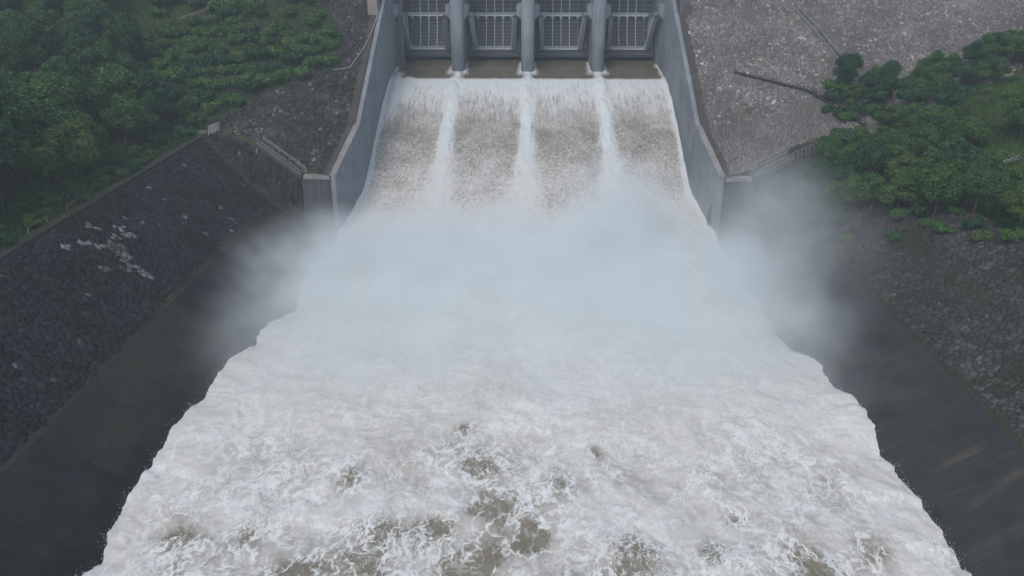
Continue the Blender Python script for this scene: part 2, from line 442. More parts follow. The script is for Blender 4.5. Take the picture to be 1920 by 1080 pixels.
def slabs(side, joints, mats, label):
    base = obj('channel_lining', grid_mesh('channel_lining', side * np.array([24.0, 34.5, 42.2])[::side], np.array([-60.0, 0, 60, 125.2]), lambda X, Y: bankz(np.abs(X)) - .03, BED))
    tag(base, label, kind='structure')
    for i, (y0, y1) in enumerate(zip(joints[:-1], joints[1:])):
        mb = MB(); t = .14 + .03 * (i % 2)
        def P(ax, y, h): return (side * (ax - h * .5547), y, (ax - 34.5) / 1.5 + h * .83)
        for (a, b) in ((24.0, 42.37),):
            mb.hexa([P(a, y0 + .02, -.2), P(b, y0 + .02, -.2), P(b, y1 - .02, -.2), P(a, y1 - .02, -.2), P(a, y0 + .02, t), P(b, y0 + .02, t), P(b, y1 - .02, t), P(a, y1 - .02, t)])
        mb.build('concrete_panel', mats[i % len(mats)], base, .05)
    mb = MB()   # kerb that stops the stones
    mb.hexa([(side * 42.3, -60, 4.9), (side * 42.75, -60, 5.1), (side * 42.75, 124.6, 5.1), (side * 42.3, 124.6, 4.9), (side * 42.3, -60, 5.3), (side * 42.75, -60, 5.6), (side * 42.75, 124.6, 5.6), (side * 42.3, 124.6, 5.3)])
    k = mb.build('kerb', concrete('mossy_kerb', (.05, .049, .04), (.028, .032, .018), .3, .3, .8), base)
JY = [-60, 0, 29, 57.6, 86, 105, 125.0]
slabs(-1, JY, [SLAB_D, SLAB_D, SLAB_D, SLAB_B, SLAB_D, SLAB_B], 'dark concrete slabs lining the channel below the pale scattered stones')
slabs(1, [-60, 0, 34, 62, 90, 125.0], [SLAB_S, SLAB_S, SLAB_S, SLAB_S, SLAB_S], 'dark concrete slabs with brown silt runs lining the channel below the shrubby slope')

# ------------------------------------------------------------------ training walls
CONC = concrete('blue_grey_concrete', (.25, .275, .295), (.165, .182, .20), .45, .2, .12)
COPE = concrete('worn_coping', (.27, .265, .26), (.17, .165, .155), .2, .4, .2)
DRAIN = concrete('stained_drain', (.085, .078, .074), (.05, .047, .045), .3, .4, .3)
PIERC = concrete('pier_concrete', (.22, .248, .275), (.150, .168, .19), .55, .15, 0)

def training_wall(side, label):
    root = empty('training_wall', (side * 29, 125, 0)); tag(root, label, 'wall')
    ys_ = [125.0, 136.0, 149.0, 162.5, 174.0, 204.0]
    def sec(mb, y0, y1, f0, f1, zlo, zhi0, zhi1, dx0, dx1):
        pts = []
        for zf in (0, 1):
            for (y, dx) in ((y0, dx0), (y0, dx1), (y1, dx1), (y1, dx0)):
                zz = zlo if zf == 0 else (zhi0 if y == y0 else zhi1)
                pts.append((side * (wall_x(y) + dx) - root.location.x, y - 125, zz))
        mb.hexa(pts)
    for i, (a, b) in enumerate(zip(ys_[:-1], ys_[1:])):
        za, zb = float(damz(a)) + .25, float(damz(b)) + .25
        mb = MB(); sec(mb, a + (.03 if i else 0), b - .03, 0, 0, -3, za, zb, 0, .8); pn = mb.build('wall_panel', CONC, root)
        mb = MB(); cw = .95 if i == 0 else .55
        pts = []
        for zo in (.02, .26):
            for (y, dx) in ((a + .01, -.06), (a + .01, cw), (b - .01, cw), (b - .01, -.06)):
                pts.append((side * (wall_x(y) + dx) - root.location.x, y - 125, float(damz(y)) + .25 + zo))
        mb.hexa(pts); mb.build('coping', COPE if i == 0 else CONC, pn, .03)
        if a < 174:
            mb = MB(); pts = []
            for zo in (-.25, .1):
                for (y, d0, d1) in ((a + .02, 0, 0), (b - .02, 0, 0)):
                    pass
                e0, e1 = a + .02, min(b - .02, 181)
                for (y, dx) in ((e0, .97), (e0, 2.3), (e1, 2.3), (e1, .97)):
                    pts.append((side * (wall_x(y) + dx) - root.location.x, y - 125, float(damz(y)) + zo))
            mb.hexa(pts); mb.build('drain_strip', DRAIN, root, .03)
    # trunnion block of the outer gate
    mb = MB(); x0, x1 = side * 28.745 - root.location.x, side * 27.6 - root.location.x
    mb.hexa([(x0, 52.5, 29.4), (x1, 53.4, 30.6), (x1, 57, 30.6), (x0, 57, 29.4), (x0, 52.5, 32.6), (x1, 53.4, 32.4), (x1, 57, 32.4), (x0, 57, 32.6)])
    mb.build('trunnion_block', PIERC, root)
    # the end landing
    mb = MB(); x0, x1 = 31.97, 36.3
    mb.hexa([(side * x - root.location.x, y - 125, zz) for zz in (9.35, 9.95) for (x, y) in ((x0, 124.75), (x1, 124.95), (x1, 126.4), (x0, 126.2))])
    mb.build('end_landing', COPE, root, .04)
    mb = MB()
    mb.hexa([(side * x - root.location.x, y - 125, zz) for zz in (-3, 9.33) for (x, y) in ((31.82, 125.02), (36.6, 125.02), (36.6, 125.6), (31.82, 125.6))])
    mb.build('return_wall', concrete('dark_return_concrete', (.10, .105, .112), (.06, .064, .07), .6, .2, .2), root)  # return wall in darker concrete than the wall panels
    return root
training_wall(-1, 'concrete training wall of the chute next to the dark rock facing and cable')
training_wall(1, 'concrete training wall of the chute next to the pale grey rock facing')

for side, lab, mt in ((-1, 'pinkish concrete abutment block on the dark rock side of the gates', concrete('pinkish_concrete', (.25, .225, .22), (.19, .17, .165), .2, .3)),
                      (1, 'dark stained abutment block on the pale rock side of the gates', concrete('stained_block', (.12, .115, .115), (.07, .068, .07), .5, .5))):
    mb = MB(); x0 = side * 29.65; x1 = side * 31.6
    mb.hexa([(x0, 165, 28), (x1, 165, 28), (x1, 176, 28), (x0, 176, 28), (x0, 165.2, 34.2), (x1, 165.2, 34.2), (x1, 176, 39.4), (x0, 176, 39.4)])
    o = mb.build('abutment_block', mt, None, .06); tag(o, lab, 'concrete block')

# ------------------------------------------------------------------ piers
def pier(x, label):
    root = empty('spillway_pier', (x, 176, 10)); tag(root, label, 'pier', group='piers between the gates')
    poly = []; r_ = 1.42
    for k in range(13):
        t = math.pi + math.pi * k / 12; poly.append((r_ * math.cos(t), 1.42 + r_ * math.sin(t), 0))
    poly += [(r_, 28, 0), (-r_, 28, 0)]
    mb = MB(); mb.prism(poly, (0, 0, 31)); o = mb.build('shaft', PIERC, root)
    for f in o.data.polygons: f.use_smooth = abs(f.normal.z) < .5 and f.center.y < 2
    for s in (-1, 1):
        mb = MB(); x0, x1 = s * 1.425, s * 2.45
        mb.hexa([(x0, 1.7, 19.4), (x1, 2.6, 20.6), (x1, 6, 20.6), (x0, 6, 19.4), (x0, 1.7, 22.6), (x1, 2.6, 22.4), (x1, 6, 22.4), (x0, 6, 22.6)])
        mb.build('trunnion_block', PIERC, root)
    return root
pier(-15.1, 'round nosed concrete pier nearest the pinkish abutment block')
pier(0, 'round nosed concrete pier in the middle of the spillway')
pier(15.1, 'round nosed concrete pier nearest the dark stained abutment block')

# ------------------------------------------------------------------ radial gates
m = M('gate_paint'); p = m.pos()
rs = m.ss(m.noise(p, .55, 5, .65), .5, .72); fi = m.noise(p, 5, 5, .7)
c = m.mix(m.math('MULTIPLY', rs, .55), (.115, .142, .162), (.115, .094, .086)); c = m.mix(m.math('MULTIPLY', m.ss(fi, .5, .8), .4), c, (.24, .27, .29))
GATE = m.bsdf(c, .6, m.bump(fi, .01, .4), .4)
m = M('gate_steel_pale'); p = m.pos(); fi = m.noise(p, 3, 5, .7)
c = m.mix(m.ss(fi, .4, .75), (.44, .49, .51), (.27, .30, .31)); GATE_L = m.bsdf(c, .55, None, .4)
m = M('gate_skin'); p = m.pos()
rs = m.ss(m.noise(p, .3, 5, .65), .42, .62); ver = m.ss(m.noise(m.scale(p, (2.5, 2.5, .2)), 1, 4), .45, .7)
c = m.mix(rs, (.048, .062, .076), (.062, .053, .053)); c = m.mix(m.math('MULTIPLY', ver, .5), c, (.04, .05, .06))
SKIN = m.bsdf(c, .65, None, .3)

TY, TZ, GR = 179.0, 31.0, 12.6
def gp(z, r=GR): dz = z - TZ; return TY + math.sqrt(max(r * r - dz * dz, 0))
def radial_gate(xc, label):
    root = empty('radial_gate', (xc, 179, 20)); tag(root, label, 'gate', group='radial gates of the spillway')
    L = lambda x, y, z: (x, y - 179, z - 20)
    hw = 6.02
    zs = np.linspace(20.95, 36.5, 22)
    mb = MB()
    for z0, z1 in zip(zs[:-1], zs[1:]):
        a, b = gp(z0), gp(z1)
        mb.hexa([L(-hw, a, z0), L(hw, a, z0), L(hw, a + .12, z0), L(-hw, a + .12, z0), L(-hw, b, z1), L(hw, b, z1), L(hw, b + .12, z1), L(-hw, b + .12, z1)])
    mb.build('skin_plate', SKIN, root)
    for z in [21.25, 21.95, 22.6, 23.3, 24.0, 24.7, 25.4, 26.1, 26.9, 27.7, 28.5, 30.6, 31.5, 32.5, 33.5, 34.6, 35.7]:
        a = gp(z) - .15; mb = MB(); mb.box(L(-hw + .1, a - .11, z - .05), L(hw - .1, a + .13, z + .05)); mb.build('stringer', GATE, root)
    for x in (-5.7, -3.8, -1.9, 0, 1.9, 3.8, 5.7):
        mb = MB(); pale = abs(x) < 5
        zz = np.linspace(21.6 if abs(x) > 5 else 22.4, 36.4, 14)
        for z0, z1 in zip(zz[:-1], zz[1:]):
            mb.beam(L(x, gp(z0) - .36, z0), L(x, gp(z1) - .36, z1), .13 if pale else .2, .30, (0, 1, 0))
        mb.build('rib', GATE_L if pale and abs(x) < 3 else GATE, root)
    # two horizontal girders where the arms meet the leaf
    for z, hh in ((22.55, .75), (29.5, .75)):
        a = gp(z) - .55
        mb = MB(); mb.ibeam(L(-4.9, a, z), L(4.9, a, z), .55, hh, .09); gd = mb.build('girder', GATE_L, root)
    mb = MB()                                                   # scalloped brackets under the upper girder
    for x in (-3.8, -1.9, 0, 1.9, 3.8):
        a = gp(29.3) - .56
        mb.add([L(x - .45, a, 29.11), L(x + .45, a, 29.11), L(x + .1, a, 28.5), L(x - .1, a, 28.5), L(x - .45, a + .1, 29.11), L(x + .45, a + .1, 29.11), L(x + .1, a + .1, 28.5), L(x - .1, a + .1, 28.5)],
               [(0, 1, 2, 3), (7, 6, 5, 4), (0, 3, 7, 4), (1, 5, 6, 2), (0, 4, 5, 1), (3, 2, 6, 7)])
    tag(mb.build('bracket', GATE_L, gd), kind='stuff')
    mb = MB(); mb.box(L(-hw, gp(21) - .3, 20.72), L(hw, gp(21) + .02, 20.94)); mb.build('bottom_seal', SKIN, root)
    for s in (-1, 1):
        T = Vector(L(s * 4.75, TY + 1.2, 30.3)); lo = Vector(L(s * 4.2, gp(22.55) - .8, 22.55)); hi = Vector(L(s * 4.9, gp(29.5) - .85, 29.5))
        mb = MB(); mb.ibeam(T, lo, .85, .8, .12, (s, 0, .2)); ar = mb.build('arm', GATE_L, root)
        mb = MB(); mb.ibeam(T, hi, .7, .7, .1); mb.build('arm', GATE_L, root)
        mb = MB()                                               # lattice between the two arms
        for t in (.38, .68): mb.beam(T.lerp(hi, t), T.lerp(lo, t), .22, .26, (0, 1, 0))
        mb.beam(T.lerp(hi, .68), T.lerp(lo, .38), .16, .18, (0, 1, 0))
        mb.build('arm_bracing', GATE, root)
        mb = MB(); mb.add([T.lerp(hi, .25) + Vector((s * .1, 0, 0)), hi + Vector((0, -.1, 0)), hi.lerp(lo, .62) + Vector((0, -.1, 0)), T.lerp(hi, .25), hi + Vector((-s * .1, -.1, 0)), hi.lerp(lo, .62) + Vector((-s * .1, -.1, 0))],
                          [(0, 1, 2), (5, 4, 3), (0, 3, 4, 1), (1, 4, 5, 2), (2, 5, 3, 0)]); mb.build('web_plate', GATE_L, root)
        mb = MB(); mb.tube([T + Vector((-s * .45, 0, 0)), T + Vector((s * .75, 0, 0))], .55, 14); mb.build('trunnion_hub', GATE, ar)
    return root
for xc, lab in ((-22.6, 'steel radial gate between the pinkish abutment and the first pier'), (-7.55, 'steel radial gate between the first and the middle pier'),
                (7.55, 'steel radial gate between the middle pier and the pier nearest the dark block'), (22.6, 'steel radial gate next to the dark stained abutment block')):
    radial_gate(xc, lab)
# ladder on the inner face beside the outermost gate
mb = MB()
for xx in (-28.2, -27.5): mb.box((xx - .06, 180.6, 19), (xx + .06, 180.75, 36))
for k in range(44): mb.box((-28.138, 180.63, 19.3 + k * .38), (-27.562, 180.72, 19.38 + k * .38))
mb.box((-28.74, 180.76, 18), (-27.1, 181.4, 37))
o = mb.build('ladder', GATE, None); tag(o, 'dark steel ladder on the gate slot beside the pinkish abutment', 'ladder')

# ------------------------------------------------------------------ water down the chute
CY = [104, 110, 118, 126, 130, 134.5, 143, 151, 160, 166, 170, 172.5, 176, 182, 190, 197]
CZ = [-2.5, -1.6, -.6, .6, 2.0, 3.7, 7.5, 11.2, 15.0, 17.0, 18.0, 18.4, 18.75, 19.4, 20.2, 20.5]
def chute_profile(Y): return np.interp(Y, CY, CZ)
def wake(X, Y):
    t = np.zeros_like(X)
    for k, x in enumerate((-15.1, 0, 15.1)):
        s_ = np.clip(176.6 - Y, 0, 60); wob = .5 * perlin(Y * .13, Y * 0 + k * 7.1, 41) + (-.012 if k == 0 else .012 if k == 2 else 0) * s_
        wd = 1.15 + .006 * s_ + 1.2 * sstep(26, 46, s_) + .35 * perlin(Y * .35, Y * 0 + k, 43)
        g_ = np.exp(-(np.abs((X - x - wob) / wd)) ** 2.6) * sstep(177.3, 176.2, Y) * (1 - .55 * sstep(24, 46, s_))
        # spray fans leaving both faces of the pier
        for sg in (-1, 1):
            q = (X - x - sg * (1.5 + .0 * s_)) * 1.0
            g_ = np.maximum(g_, .9 * np.exp(-((q / (.28 + .05 * np.clip(187 - Y, 0, 12))) ** 2)) * sstep(187, 184, Y) * sstep(172.5, 176, Y))
        t = np.maximum(t, g_)
    ed = wall_x(Y) - np.abs(X)
    e = np.exp(-(ed / (.62 + .3 * perlin(Y * .25, np.sign(X), 51))) ** 2) * sstep(186, 181, Y)
    t = np.maximum(t, e)
    lp = np.exp(-((X + 27.5 - .02 * (172 - Y)) / 1.1) ** 2) * sstep(178, 174, Y) * sstep(150, 166, Y)
    lp2 = np.exp(-((X + 25.2) / 1.1) ** 2) * sstep(174, 171, Y) * sstep(158, 166, Y)
    return np.maximum(t, np.maximum(lp, .8 * lp2))
def chute_z(X, Y):
    z = chute_profile(Y)
    rough_ = sstep(174, 168, Y)
    z = z + rough_ * (.10 * fbm(X * .7, Y * .35, 4, 60) + .12 * sstep(160, 140, Y) * fbm(X * .9, Y * .7, 3, 66))
    wk = wake(X, Y)
    z = z + .55 * (1 - .55 * sstep(168, 175, Y)) * wk * (1 + .6 * fbm(X * .6, Y * .35, 3, 71)) * (1 - .6 * sstep(176, 186, Y))
    return z
m = M('chute_water'); p = m.pos(); wk = m.attr('wake'); cr = m.attr('aer')
lf = m.noise(m.scale(p, (1.0, .13, .13)), 2.4, 5, .65, .1)           # long streaks near the crest
sp = m.noise(m.scale(p, (1, .62, .62)), 2.6, 5, .72, .6)             # specks lower down
low = m.noise(p, .22, 3, .6)
dn = m.attr('down')
tex = m.math('ADD', m.math('MULTIPLY', lf, m.math('SUBTRACT', 1.0, dn)), m.math('MULTIPLY', sp, dn))
cov = m.math('ADD', m.math('ADD', tex, m.math('MULTIPLY', wk, m.ss(m.noise(m.scale(p, (1.2, .15, .15)), 1.6, 5, .65), .3, .7, .18, .75))), m.math('ADD', m.math('MULTIPLY', m.attr('veil'), .36), m.math('ADD', m.math('MULTIPLY', m.math('SUBTRACT', low, .5), .34), m.math('MULTIPLY', m.attr('low'), .18))))
foam = m.ss(cov, .37, .82)
brown = m.mix(m.noise(m.scale(p, (.3, .08, .3)), 1.0, 3), (.105, .092, .060), (.145, .125, .085))
aer = m.mix(low, (.190, .172, .150), (.26, .238, .212))
c = m.mix(cr, brown, aer)
white = m.mix(m.math('MAXIMUM', m.attr('veil'), wk), (.61, .595, .565), (.60, .64, .64))
ff = m.math('MULTIPLY', foam, m.math('MAXIMUM', cr, wk))
c = m.mix(ff, c, white)
rgh = m.math('ADD', .22, m.math('MULTIPLY', m.math('MAXIMUM', ff, cr), .5))
CHUTE = m.bsdf(c, rgh, m.bump(m.math('MULTIPLY', tex, m.math('MAXIMUM', cr, .06)), .25, .7), .35)
xs = np.arange(-32, 32.01, .2); ysc = np.arange(106, 197.01, .25)
def cattr(X, Y, Z):
    cl = sstep(172.2, 170.8, Y + .35 * perlin(X * .5, Y * .1, 81))
    return {'wake': ('POINT', wake(X, Y)), 'aer': ('POINT', cl), 'down': ('POINT', sstep(167, 146, Y + 4 * perlin(X * .3, Y * .1, 90))), 'low': ('POINT', sstep(152, 132, Y + 5 * perlin(X * .2, Y * .1, 91))),
            'veil': ('POINT', 1.0 * cl * sstep(150, 173, Y + 4.5 * perlin(X * .3, Y * 0, 83) + 3 * perlin(X * 1.1, Y * 0, 84)) + .55 * sstep(137, 122, Y + 4 * perlin(X * .15, Y * .1, 87)))}
# clip the water to the walls
def cmesh():
    X, Y = np.meshgrid(xs, ysc)
    lim = wall_x(Y) + .05
    X = np.clip(X, -lim, lim); Z = chute_z(X, Y)
    V = np.stack([X, Y, Z], -1).reshape(-1, 3); nx, ny = len(xs), len(ysc)
    i = np.arange(ny - 1)[:, None] * nx + np.arange(nx - 1)[None]
    F = np.stack([i, i + 1, i + nx + 1, i + nx], -1).reshape(-1, 4)
    w_ = np.abs(X[:-1, :-1] - X[:-1, 1:]).ravel() > 1e-4
    return np_mesh('spillway_water', V, F[w_], CHUTE, cattr(X, Y, Z), True)
o = obj('spillway_water', cmesh()); tag(o, 'brown flood water turning white as it slides down the spillway chute', kind='structure')
mb = MB(); mb.box((-28.6, 192.6, 10), (28.6, 203.5, 33.5))  # unseen water block, added so no sky light shows under the gates
m = M('light_block_water'); RES = m.bsdf((.10, .09, .065), .15, None, .3)
tag(mb.build('light_block_water', RES), 'unseen block of brown reservoir water added behind the gates to stop sky light', kind='structure')
mb = MB()
prof = [(y, z - 1.1) for y, z in zip(CY, CZ)]
mb.prism([(-28.7, y, z) for y, z in prof] + [(-28.7, 197, -4), (-28.7, 104, -4)], (57.4, 0, 0))
o = mb.build('chute_floor', CONC); tag(o, 'sloping concrete floor under the spillway water', kind='structure')

# ------------------------------------------------------------------ white water in the channel
def ridge(x, y, seed): return 1 - np.abs(perlin(x, y, seed)) * 2.0
def basin_z(X, Y):
    wx = X + 2.0 * perlin(X * .12, Y * .12, 120); wy = Y + 2.0 * perlin(X * .12, Y * .12, 121)
    jump = sstep(72, 112, Y)
    z = (.42 + .55 * jump) * fbm(wx * .11, wy * .09, 3, 130) * 1.4
    z += .17 * (1 + 1.2 * jump) * (ridge(wx * .30, wy * .26, 140) - .55) + .10 * fbm(wx * .75, wy * .6, 3, 150)
    z += .07 * (ridge(wx * .95, wy * .9, 160) - .5)
    z += .9 * np.exp(-((Y - 110) / 10) ** 2) - .55 * sstep(95, 55, Y) * 0
    ed = sstep(27, 36, np.abs(X))
    z += ed * (.75 * perlin(X * .05, Y * .10, 171) + .30 * perlin(X * .1, Y * .33, 172) + .09 * perlin(X * .2, Y * .65, 173) + .05 * perlin(X * .4, Y * 1.3, 174))
    z -= 2.3 * sstep(24, 34, np.abs(X)) * sstep(76, 112, Y + 3 * perlin(X * .1, Y * .1, 181))
    z -= .8 * sstep(29, 35, np.abs(X)) * np.exp(-((Y - 92) / 8) ** 2) * np.where(X > 0, 1.0, .2)
    return z + .15
PATCHES = [(-28, 51.2, 2.6), (-16, 58.4, 1.7), (-13, 51.2, 2.6), (-5, 61.8, 1.5), (-3.2, 54.8, 1.7), (3.8, 58.6, 1.7), (9.2, 49.7, 2.2), (14.8, 50.6, 1.5),
           (18.4, 54.2, 1.0), (27.5, 51.2, 1.6), (-5.6, 67.5, 1.3), (-8, 51.8, 1.8), (.6, 51.2, 1.6), (-22.5, 51.8, 1.6), (7, 63.4, .9), (-4, 48, 2.5), (22, 47.5, 2.2), (-17, 46.5, 2.5)]
def foam_cover(X, Y):
    wx = X + 1.6 * perlin(X * .2, Y * .2, 220); wy = Y + 1.6 * perlin(X * .2, Y * .2, 221)
    big = fbm(wx * .12, wy * .12, 4, 230, .55) - .0
    near = sstep(74, 46, Y)
    mid = np.exp(-((X + 3 + 2 * np.sin(Y * .2)) / 4.5) ** 2) * sstep(80, 58, Y)
    cov = .94 - .24 * near - .20 * mid + (.62 * near + .30 * mid + .16) * big
    cov += .25 * sstep(28, 33, np.abs(X))
    for (x, y, r_) in PATCHES:
        cov -= .66 * np.exp(-(((wx - x) / r_) ** 2 + ((wy - y) / (r_ * 1.15)) ** 2) ** 1.2)
    return cov
m = M('white_water'); p = m.pos(); cov = m.attr('cover')
w1 = m.vmath('SCALE', m.vmath('SUBTRACT', m.noise(p, .32, 3, .55, color=True), (.5, .5, .5)), 3.2)
w2 = m.vmath('SCALE', m.vmath('SUBTRACT', m.noise(p, 1.3, 3, .6, color=True), (.5, .5, .5)), .95)
q = m.scale(m.vmath('ADD', m.vmath('ADD', p, w1), w2), (1.2, .6, 1.0))
def rid(sc, det=2, pw=6.0):
    n_ = m.noise(q, sc, det, .5)
    r_ = m.math('SUBTRACT', 1.0, m.math('ABSOLUTE', m.math('MULTIPLY', m.math('SUBTRACT', n_, .5), 4.0)), clamp=True)
    return m.math('POWER', r_, pw)
f1 = rid(.40, 2, 9); f2 = rid(1.15, 3, 5.0); f3 = rid(2.9, 3, 3.0); f4 = rid(6.0, 2, 2.0)
fib = m.noise(m.scale(q, (1, .75, 1)), 2.2, 7, .72, .8)
pat = m.ss(m.noise(p, .11, 3, .6), .34, .66, .55, 1.25)      # lacy here, milky there
open_ = m.ss(cov, .95, .4)
big1 = m.math('MULTIPLY', f1, m.math('MAXIMUM', open_, m.math('MULTIPLY', pat, .75)))
lace = m.math('ADD', m.math('MULTIPLY', big1, .95), m.math('MULTIPLY', m.math('ADD', m.math('MULTIPLY', f2, .72), m.math('ADD', m.math('MULTIPLY', f3, .40), m.math('MULTIPLY', f4, .22))), pat))
cv = m.math('ADD', cov, m.math('ADD', m.math('MULTIPLY', m.math('SUBTRACT', fib, .5), .95), m.math('MULTIPLY', m.math('SUBTRACT', lace, .35), .34)))
brown = m.mix(m.noise(p, .5, 3), (.175, .155, .102), (.255, .228, .165))
brown = m.mix(m.math('MULTIPLY', m.ss(m.noise(q, 1.6, 6, .75, .6), .48, .72), .55), brown, (.50, .485, .46))
c = m.mix(m.ss(cv, .12, .66), brown, (.50, .478, .435))
c = m.mix(m.ss(cv, .55, 1.05), c, (.655, .64, .605))
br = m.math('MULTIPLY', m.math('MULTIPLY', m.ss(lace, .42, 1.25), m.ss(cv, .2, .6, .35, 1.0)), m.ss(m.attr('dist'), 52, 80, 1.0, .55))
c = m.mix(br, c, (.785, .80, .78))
sl = m.math('MULTIPLY', m.ss(m.noise(q, .5, 4, .6), .64, .76), .8)
c = m.mix(sl, c, (.70, .76, .745))
hgt = m.math('ADD', m.math('MULTIPLY', lace, .5), m.math('MULTIPLY', fib, .8))
FOAM = m.bsdf(c, m.ss(cv, .2, .7, .25, .75), m.bump(hgt, .2, .3), .3)
xs2 = np.arange(-39, 39.01, .2); ys2 = np.concatenate([np.arange(-60, 34, 2.0), np.arange(34, 122.01, .2)])
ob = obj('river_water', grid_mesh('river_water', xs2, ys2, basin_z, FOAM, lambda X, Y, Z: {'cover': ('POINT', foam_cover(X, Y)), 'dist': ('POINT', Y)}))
tag(ob, 'churning white foaming river water below the spillway with brown patches', kind='structure')

# spray thrown up along the edges of the river
m = M('spray_drops'); SPRAY = m.bsdf((.8, .83, .85), .6, None, .3)
n = 5000
sx = np.where(rng.random(n) < .5, -1, 1); yy = rng.uniform(38, 100, n)
zz = np.zeros(n); ex = np.full(n, 34.5)
for _ in range(6):
    zz = basin_z(sx * ex, yy); ex = 34.5 + 1.5 * zz - .25
ex = ex + rng.normal(-.15, .28, n)
burst = sstep(.05, .45, perlin(yy * .35, sx * 3.1, 305))
hz = np.abs(rng.normal(0, .04 + .2 * burst, n))
ctr = np.stack([sx * ex, yy, np.maximum(basin_z(sx * ex, yy), (ex - 34.5) / 1.5 + .15) + hz], -1)
tet = np.array([[1, 1, 1], [1, -1, -1], [-1, 1, -1], [-1, -1, 1]], float)
siz = rng.uniform(.008, .028, n)[:, None, None]
V = (ctr[:, None, :] + (tet[None] + rng.normal(0, .5, (n, 4, 3))) * siz).reshape(-1, 3)
F = (np.array([[0, 1, 2], [0, 3, 1], [0, 2, 3], [1, 3, 2]])[None] + (np.arange(n) * 4)[:, None, None]).reshape(-1, 3)
o = obj('spray', np_mesh('spray', V, F, SPRAY)); tag(o, 'fine white spray drops thrown up along both edges of the river', kind='stuff')

# ------------------------------------------------------------------ fixtures on the slopes
def lz(x, y): return float(land(np.array([x]), np.array([y]))[0])
def drape(pts, step=1.0, h=0.0):
    out = []
    for (a, b) in zip(pts[:-1], pts[1:]):
        n_ = max(1, int(math.dist(a, b) / step))
        for k in range(n_): out.append((a[0] + (b[0] - a[0]) * k / n_, a[1] + (b[1] - a[1]) * k / n_))
    out.append(pts[-1])
    return [Vector((x, y, lz(x, y) + h)) for x, y in out]

def sweep(pts, prof, mat, name, parent=None):
    """profile (across, up) swept along a draped path"""
    mb = MB(); n = len(prof); vs = []
    for i, p_ in enumerate(pts):
        d = pts[min(i + 1, len(pts) - 1)] - pts[max(i - 1, 0)]; s_ = Vector((d.y, -d.x, 0)).normalized()
        for (a, u) in prof: vs.append(p_ + s_ * a + Vector((0, 0, u)))
    fs = [tuple(reversed(range(n))), tuple(range(n * (len(pts) - 1), n * len(pts)))]
    for i in range(len(pts) - 1):
        for k in range(n): fs.append((i * n + k, i * n + (k + 1) % n, (i + 1) * n + (k + 1) % n, (i + 1) * n + k))
    mb.add(vs, fs); return mb.build(name, mat, parent)

GUT_D = concrete('dark_gutter', (.042, .042, .043), (.025, .025, .026), .3, .5, .4)
GUT_L = concrete('pale_gutter', (.20, .20, .20), (.12, .12, .12), .3, .4, .1)
def gutter(pts, label, wd, km, fm, hh=.35, kw=.22):
    P_ = drape(pts); o_ = P_[0].copy(); root = empty('drain_gutter', o_); tag(root, label, 'gutter')
    Q = [p_ - o_ for p_ in P_]
    for s in (-1, 1):
        a, b = s * wd / 2, s * (wd / 2 + kw)
        sweep(Q, [(a, -.4), (b, -.4), (b, hh), (a, hh)] if s > 0 else [(b, -.4), (a, -.4), (a, hh), (b, hh)], km, 'kerb', root)
    sweep(Q, [(-wd / 2 + .01, -.4), (wd / 2 - .01, -.4), (wd / 2 - .01, .14), (-wd / 2 + .01, .14)], fm, 'channel_floor', root)
gutter([(48.7, 170), (53.2, 166.7), (55.6, 160), (58.3, 151)], 'pale concrete gutter bending down the grey rock facing to the trees', .8, GUT_L, GUT_D, .45, .35)
gutter([(48.0, 171.5), (43, 176)], 'short upper run of pale gutter high on the grey rock facing', .8, GUT_L, GUT_D, .45, .35)
gutter([(-46.0, 131.3), (-50, 133.2), (-53.2, 134.2)], 'dark gutter between the white outlet and the stair railing', .9, GUT_D, GUT_D, .3, .3)
gutter([(-54.2, 127.5), (-50.5, 124.2), (-46.5, 121)], 'narrow dark gutter crossing the mossy stone bank', .35, GUT_D, GUT_D, .22, .15)
gutter([(-37.4, 124.9), (-41.5, 127.0), (-45.2, 129.6)], 'dark gutter just below the white stair railing', .8, GUT_D, GUT_D, .3, .3)

# stepped dark ditch across the pale facing
P_ = drape([(37.6, 149.4), (50.0, 144.8), (57.6, 136.6)], 1.15, .0); root = empty('stepped_ditch', P_[0]); tag(root, 'dark stepped ditch with pale treads crossing the grey rock facing', 'ditch')
for a, b in zip(P_[:-1], P_[1:]):
    a = a - P_[0]; b = b - P_[0]
    mb = MB(); mb.beam(a + Vector((0, 0, .12)), b.lerp(a, .08) + Vector((0, 0, .12)), 1.2, .3); mb.build('ditch_slab', GUT_D, root)
    if a.x > 3:
        mb = MB(); mb.beam(a.lerp(b, .3) + Vector((0, .25, .33)), a.lerp(b, .75) + Vector((0, .25, .33)), .22, .12); mb.build('tread', GUT_L, root)
sweep([p_ - P_[0] for p_ in P_], [(-.95, -.3), (-.62, -.3), (-.62, .42), (-.95, .42)], GUT_D, 'kerb', root)

